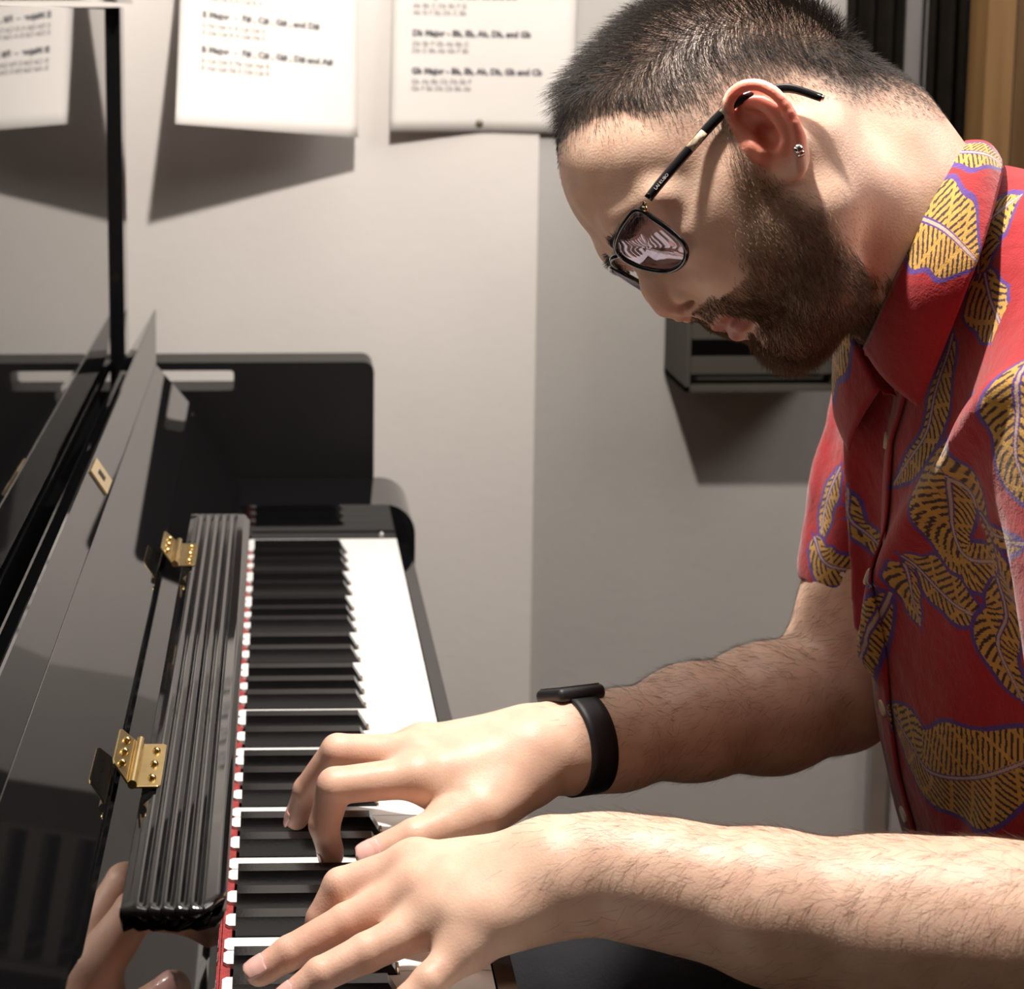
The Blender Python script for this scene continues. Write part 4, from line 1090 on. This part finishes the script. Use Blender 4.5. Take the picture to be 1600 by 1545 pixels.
for sg in (1, -1):
    O_ = closed(LO, 54)*np.array([1, sg, 1]); W_ = np.array([hw(*p) for p in O_])
    tube_mesh('rim', W_, .00165, M['frame'], gl, 8, True)
    c = O_.mean(0); rings = [W_]
    n_ = len(W_); ctr = hw(*c)
    nl = np.cross(W_[n_//4]-ctr, W_[0]-ctr); nl = unit(nl); nl = nl if nl@HF > 0 else -nl
    bm = bmesh.new(); rows = []
    for k in range(7):
        t = 1-k/7
        rows.append([bm.verts.new(ctr+(p-ctr)*t+nl*.0022*(1-t*t)) for p in W_])
    cv = bm.verts.new(ctr+nl*.0022)
    for a, b in zip(rows[:-1], rows[1:]):
        for i in range(n_): bm.faces.new((a[i], a[(i+1) % n_], b[(i+1) % n_], b[i]))
    for i in range(n_): bm.faces.new((rows[-1][i], rows[-1][(i+1) % n_], cv))
    from_bm('lens', bm, M['lens'], gl, True)
    tb = [(.0725, .0690*sg, .0255), (.055, .0728*sg, .0275), (.030, .0755*sg, .0290), (.008, .0775*sg, .0300), (-.008, .0790*sg, .0285), (-.022, .0800*sg, .0205), (-.0320, .0800*sg, .0120), (-.0395, .0785*sg, -.0045)]
    c_ = catmull(tb, 40); W2 = [hw(*p) for p in c_]
    tm = tube_mesh('temple', W2[2:], [.0026+.0005*math.sin(i/40*3) for i in range(38)], M['frame'], gl, 8, False, (.62, 1), up=tuple(HU))
    for t0, t1 in ((11, 14), (18, 20)): tube_mesh('clear_patch', W2[t0:t1+1], .00285, M['tortoise'], tm, 8, False, (.7, 1.02), up=tuple(HU))
    tube_mesh('hinge', [hw(.0722, .0678*sg, .0215), hw(.0716, .0695*sg, .0252), hw(.0690, .0706*sg, .0262)], [.0019, .0022, .0017], M['gold'], gl, 8)
    if sg == 1:
        tc_ = bpy.data.curves.new('text', 'FONT'); tc_.body = 'LAI KUBO'; tc_.size = .0026; tc_.resolution_u = 2
        tmp = bpy.data.objects.new('tmp', tc_); COL.objects.link(tmp)
        me = bpy.data.meshes.new_from_object(tmp.evaluated_get(bpy.context.evaluated_depsgraph_get())); bpy.data.objects.remove(tmp)
        p0 = W2[4]; dx = unit(W2[10]-W2[4]); dz = unit(HU-dx*(HU@dx)); dn = np.cross(dx, dz); dn = dn if dn@HS > 0 else -dn
        co = np.empty(len(me.vertices)*3); me.vertices.foreach_get('co', co); co = co.reshape(-1, 3)
        me.vertices.foreach_set('co', np.array([p0+dx*c[0]+dz*(c[1]-.0009)+dn*.0021 for c in co]).ravel())
        link('temple_text', me, M['print'], tm)
    tube_mesh('temple_tip', [W2[-2], W2[-1]+(W2[-1]-W2[-2])*.4], .0017, M['silver'], tm, 8)
tube_mesh('bridge', [hw(*p) for p in catmull([(.0914, .0142, .0150), (.0945, .0070, .0178), (.0955, 0, .0185), (.0945, -.0070, .0178), (.0914, -.0142, .0150)], 14)], .0018, M['frame'], gl, 8)
for sg in (1, -1): tube_mesh('nose_pad', [hw(.0868, .0125*sg, .0050), hw(.0850, .0125*sg, -.0010)], [.0022, .0024], M['lens'], gl, 8, False, (.5, 1))
# stud in the ear lobe
er = empty('ear_stud', tuple(hw(-.0056, .0855, -.0165)), 'small silver stud in the ear lobe of the man', 'earring')
bm = bmesh.new(); bmesh.ops.create_uvsphere(bm, u_segments=14, v_segments=8, radius=.0030); bmesh.ops.translate(bm, vec=Vector(hw(-.0062, .0858, -.0150)), verts=bm.verts); from_bm('ball', bm, M['silver'], er, True)
tube_mesh('post', [hw(-.0050, .0850, -.0190), hw(-.0058, .0845, -.0165)], [.0024, .0026], M['silver'], er, 10)
# ------------------------------------------------------------------ wrist watch
M['rubber'] = mat('black rubber', (.010, .0095, .012), .5, var=.1)
M['screen'] = mat('black glass', (.004, .004, .005), .04, coat=1)
wc = V3(.2240, .0325, .0670); wa = unit(V3(.91, .40, -.067)); wu = unit(V3(0, .42, .9)-wa*(wa@V3(0, .42, .9))); ws = np.cross(wa, wu)
wt = empty('wrist_watch', tuple(wc), 'black smart watch with rubber strap on the far wrist', 'watch')
def ring(w_, r, th, a0, a1, name, m):
    G = []
    for q in np.linspace(a0, a1, 60):
        e = wu*math.cos(q)*r*1.02+ws*math.sin(q)*r*1.0
        G.append([wc+e+wa*x for x in np.linspace(-w_/2, w_/2, 5)])
    return grid_mesh(name, np.array(G)[:, ::-1], m, wt, th)
strap = ring(.0195, .0300, .0020, .42, 2*math.pi-.42, 'strap', M['rubber'])
bm = box_bm(-.0185, .0185, -.0160, .0160, -.0045, .0050)
Rm = Matrix(((wa[0], ws[0], wu[0]), (wa[1], ws[1], wu[1]), (wa[2], ws[2], wu[2]))).to_4x4()
bmesh.ops.transform(bm, matrix=Matrix.Translation(Vector(wc+wu*.0312)) @ Rm, verts=bm.verts)
case = from_bm('case', bm, M['rubber'], wt, True, .0042, 4)
bm = box_bm(-.0150, .0150, -.0128, .0128, .0046, .0056)
bmesh.ops.transform(bm, matrix=Matrix.Translation(Vector(wc+wu*.0312)) @ Rm, verts=bm.verts)
from_bm('screen', bm, M['screen'], wt, 'auto', .0004)
for k in range(3):
    q = math.pi*.52+.17*k; e = wu*math.cos(q)*.0302+ws*math.sin(q)*.0302
    if e[1] > 0: q = -q; e = wu*math.cos(q)*.0302+ws*math.sin(q)*.0302
    bm = bmesh.new(); bmesh.ops.create_uvsphere(bm, u_segments=8, v_segments=5, radius=.0011); bmesh.ops.translate(bm, vec=Vector(wc+e), verts=bm.verts)
    from_bm('strap_hole', bm, M['hole'], strap, True)
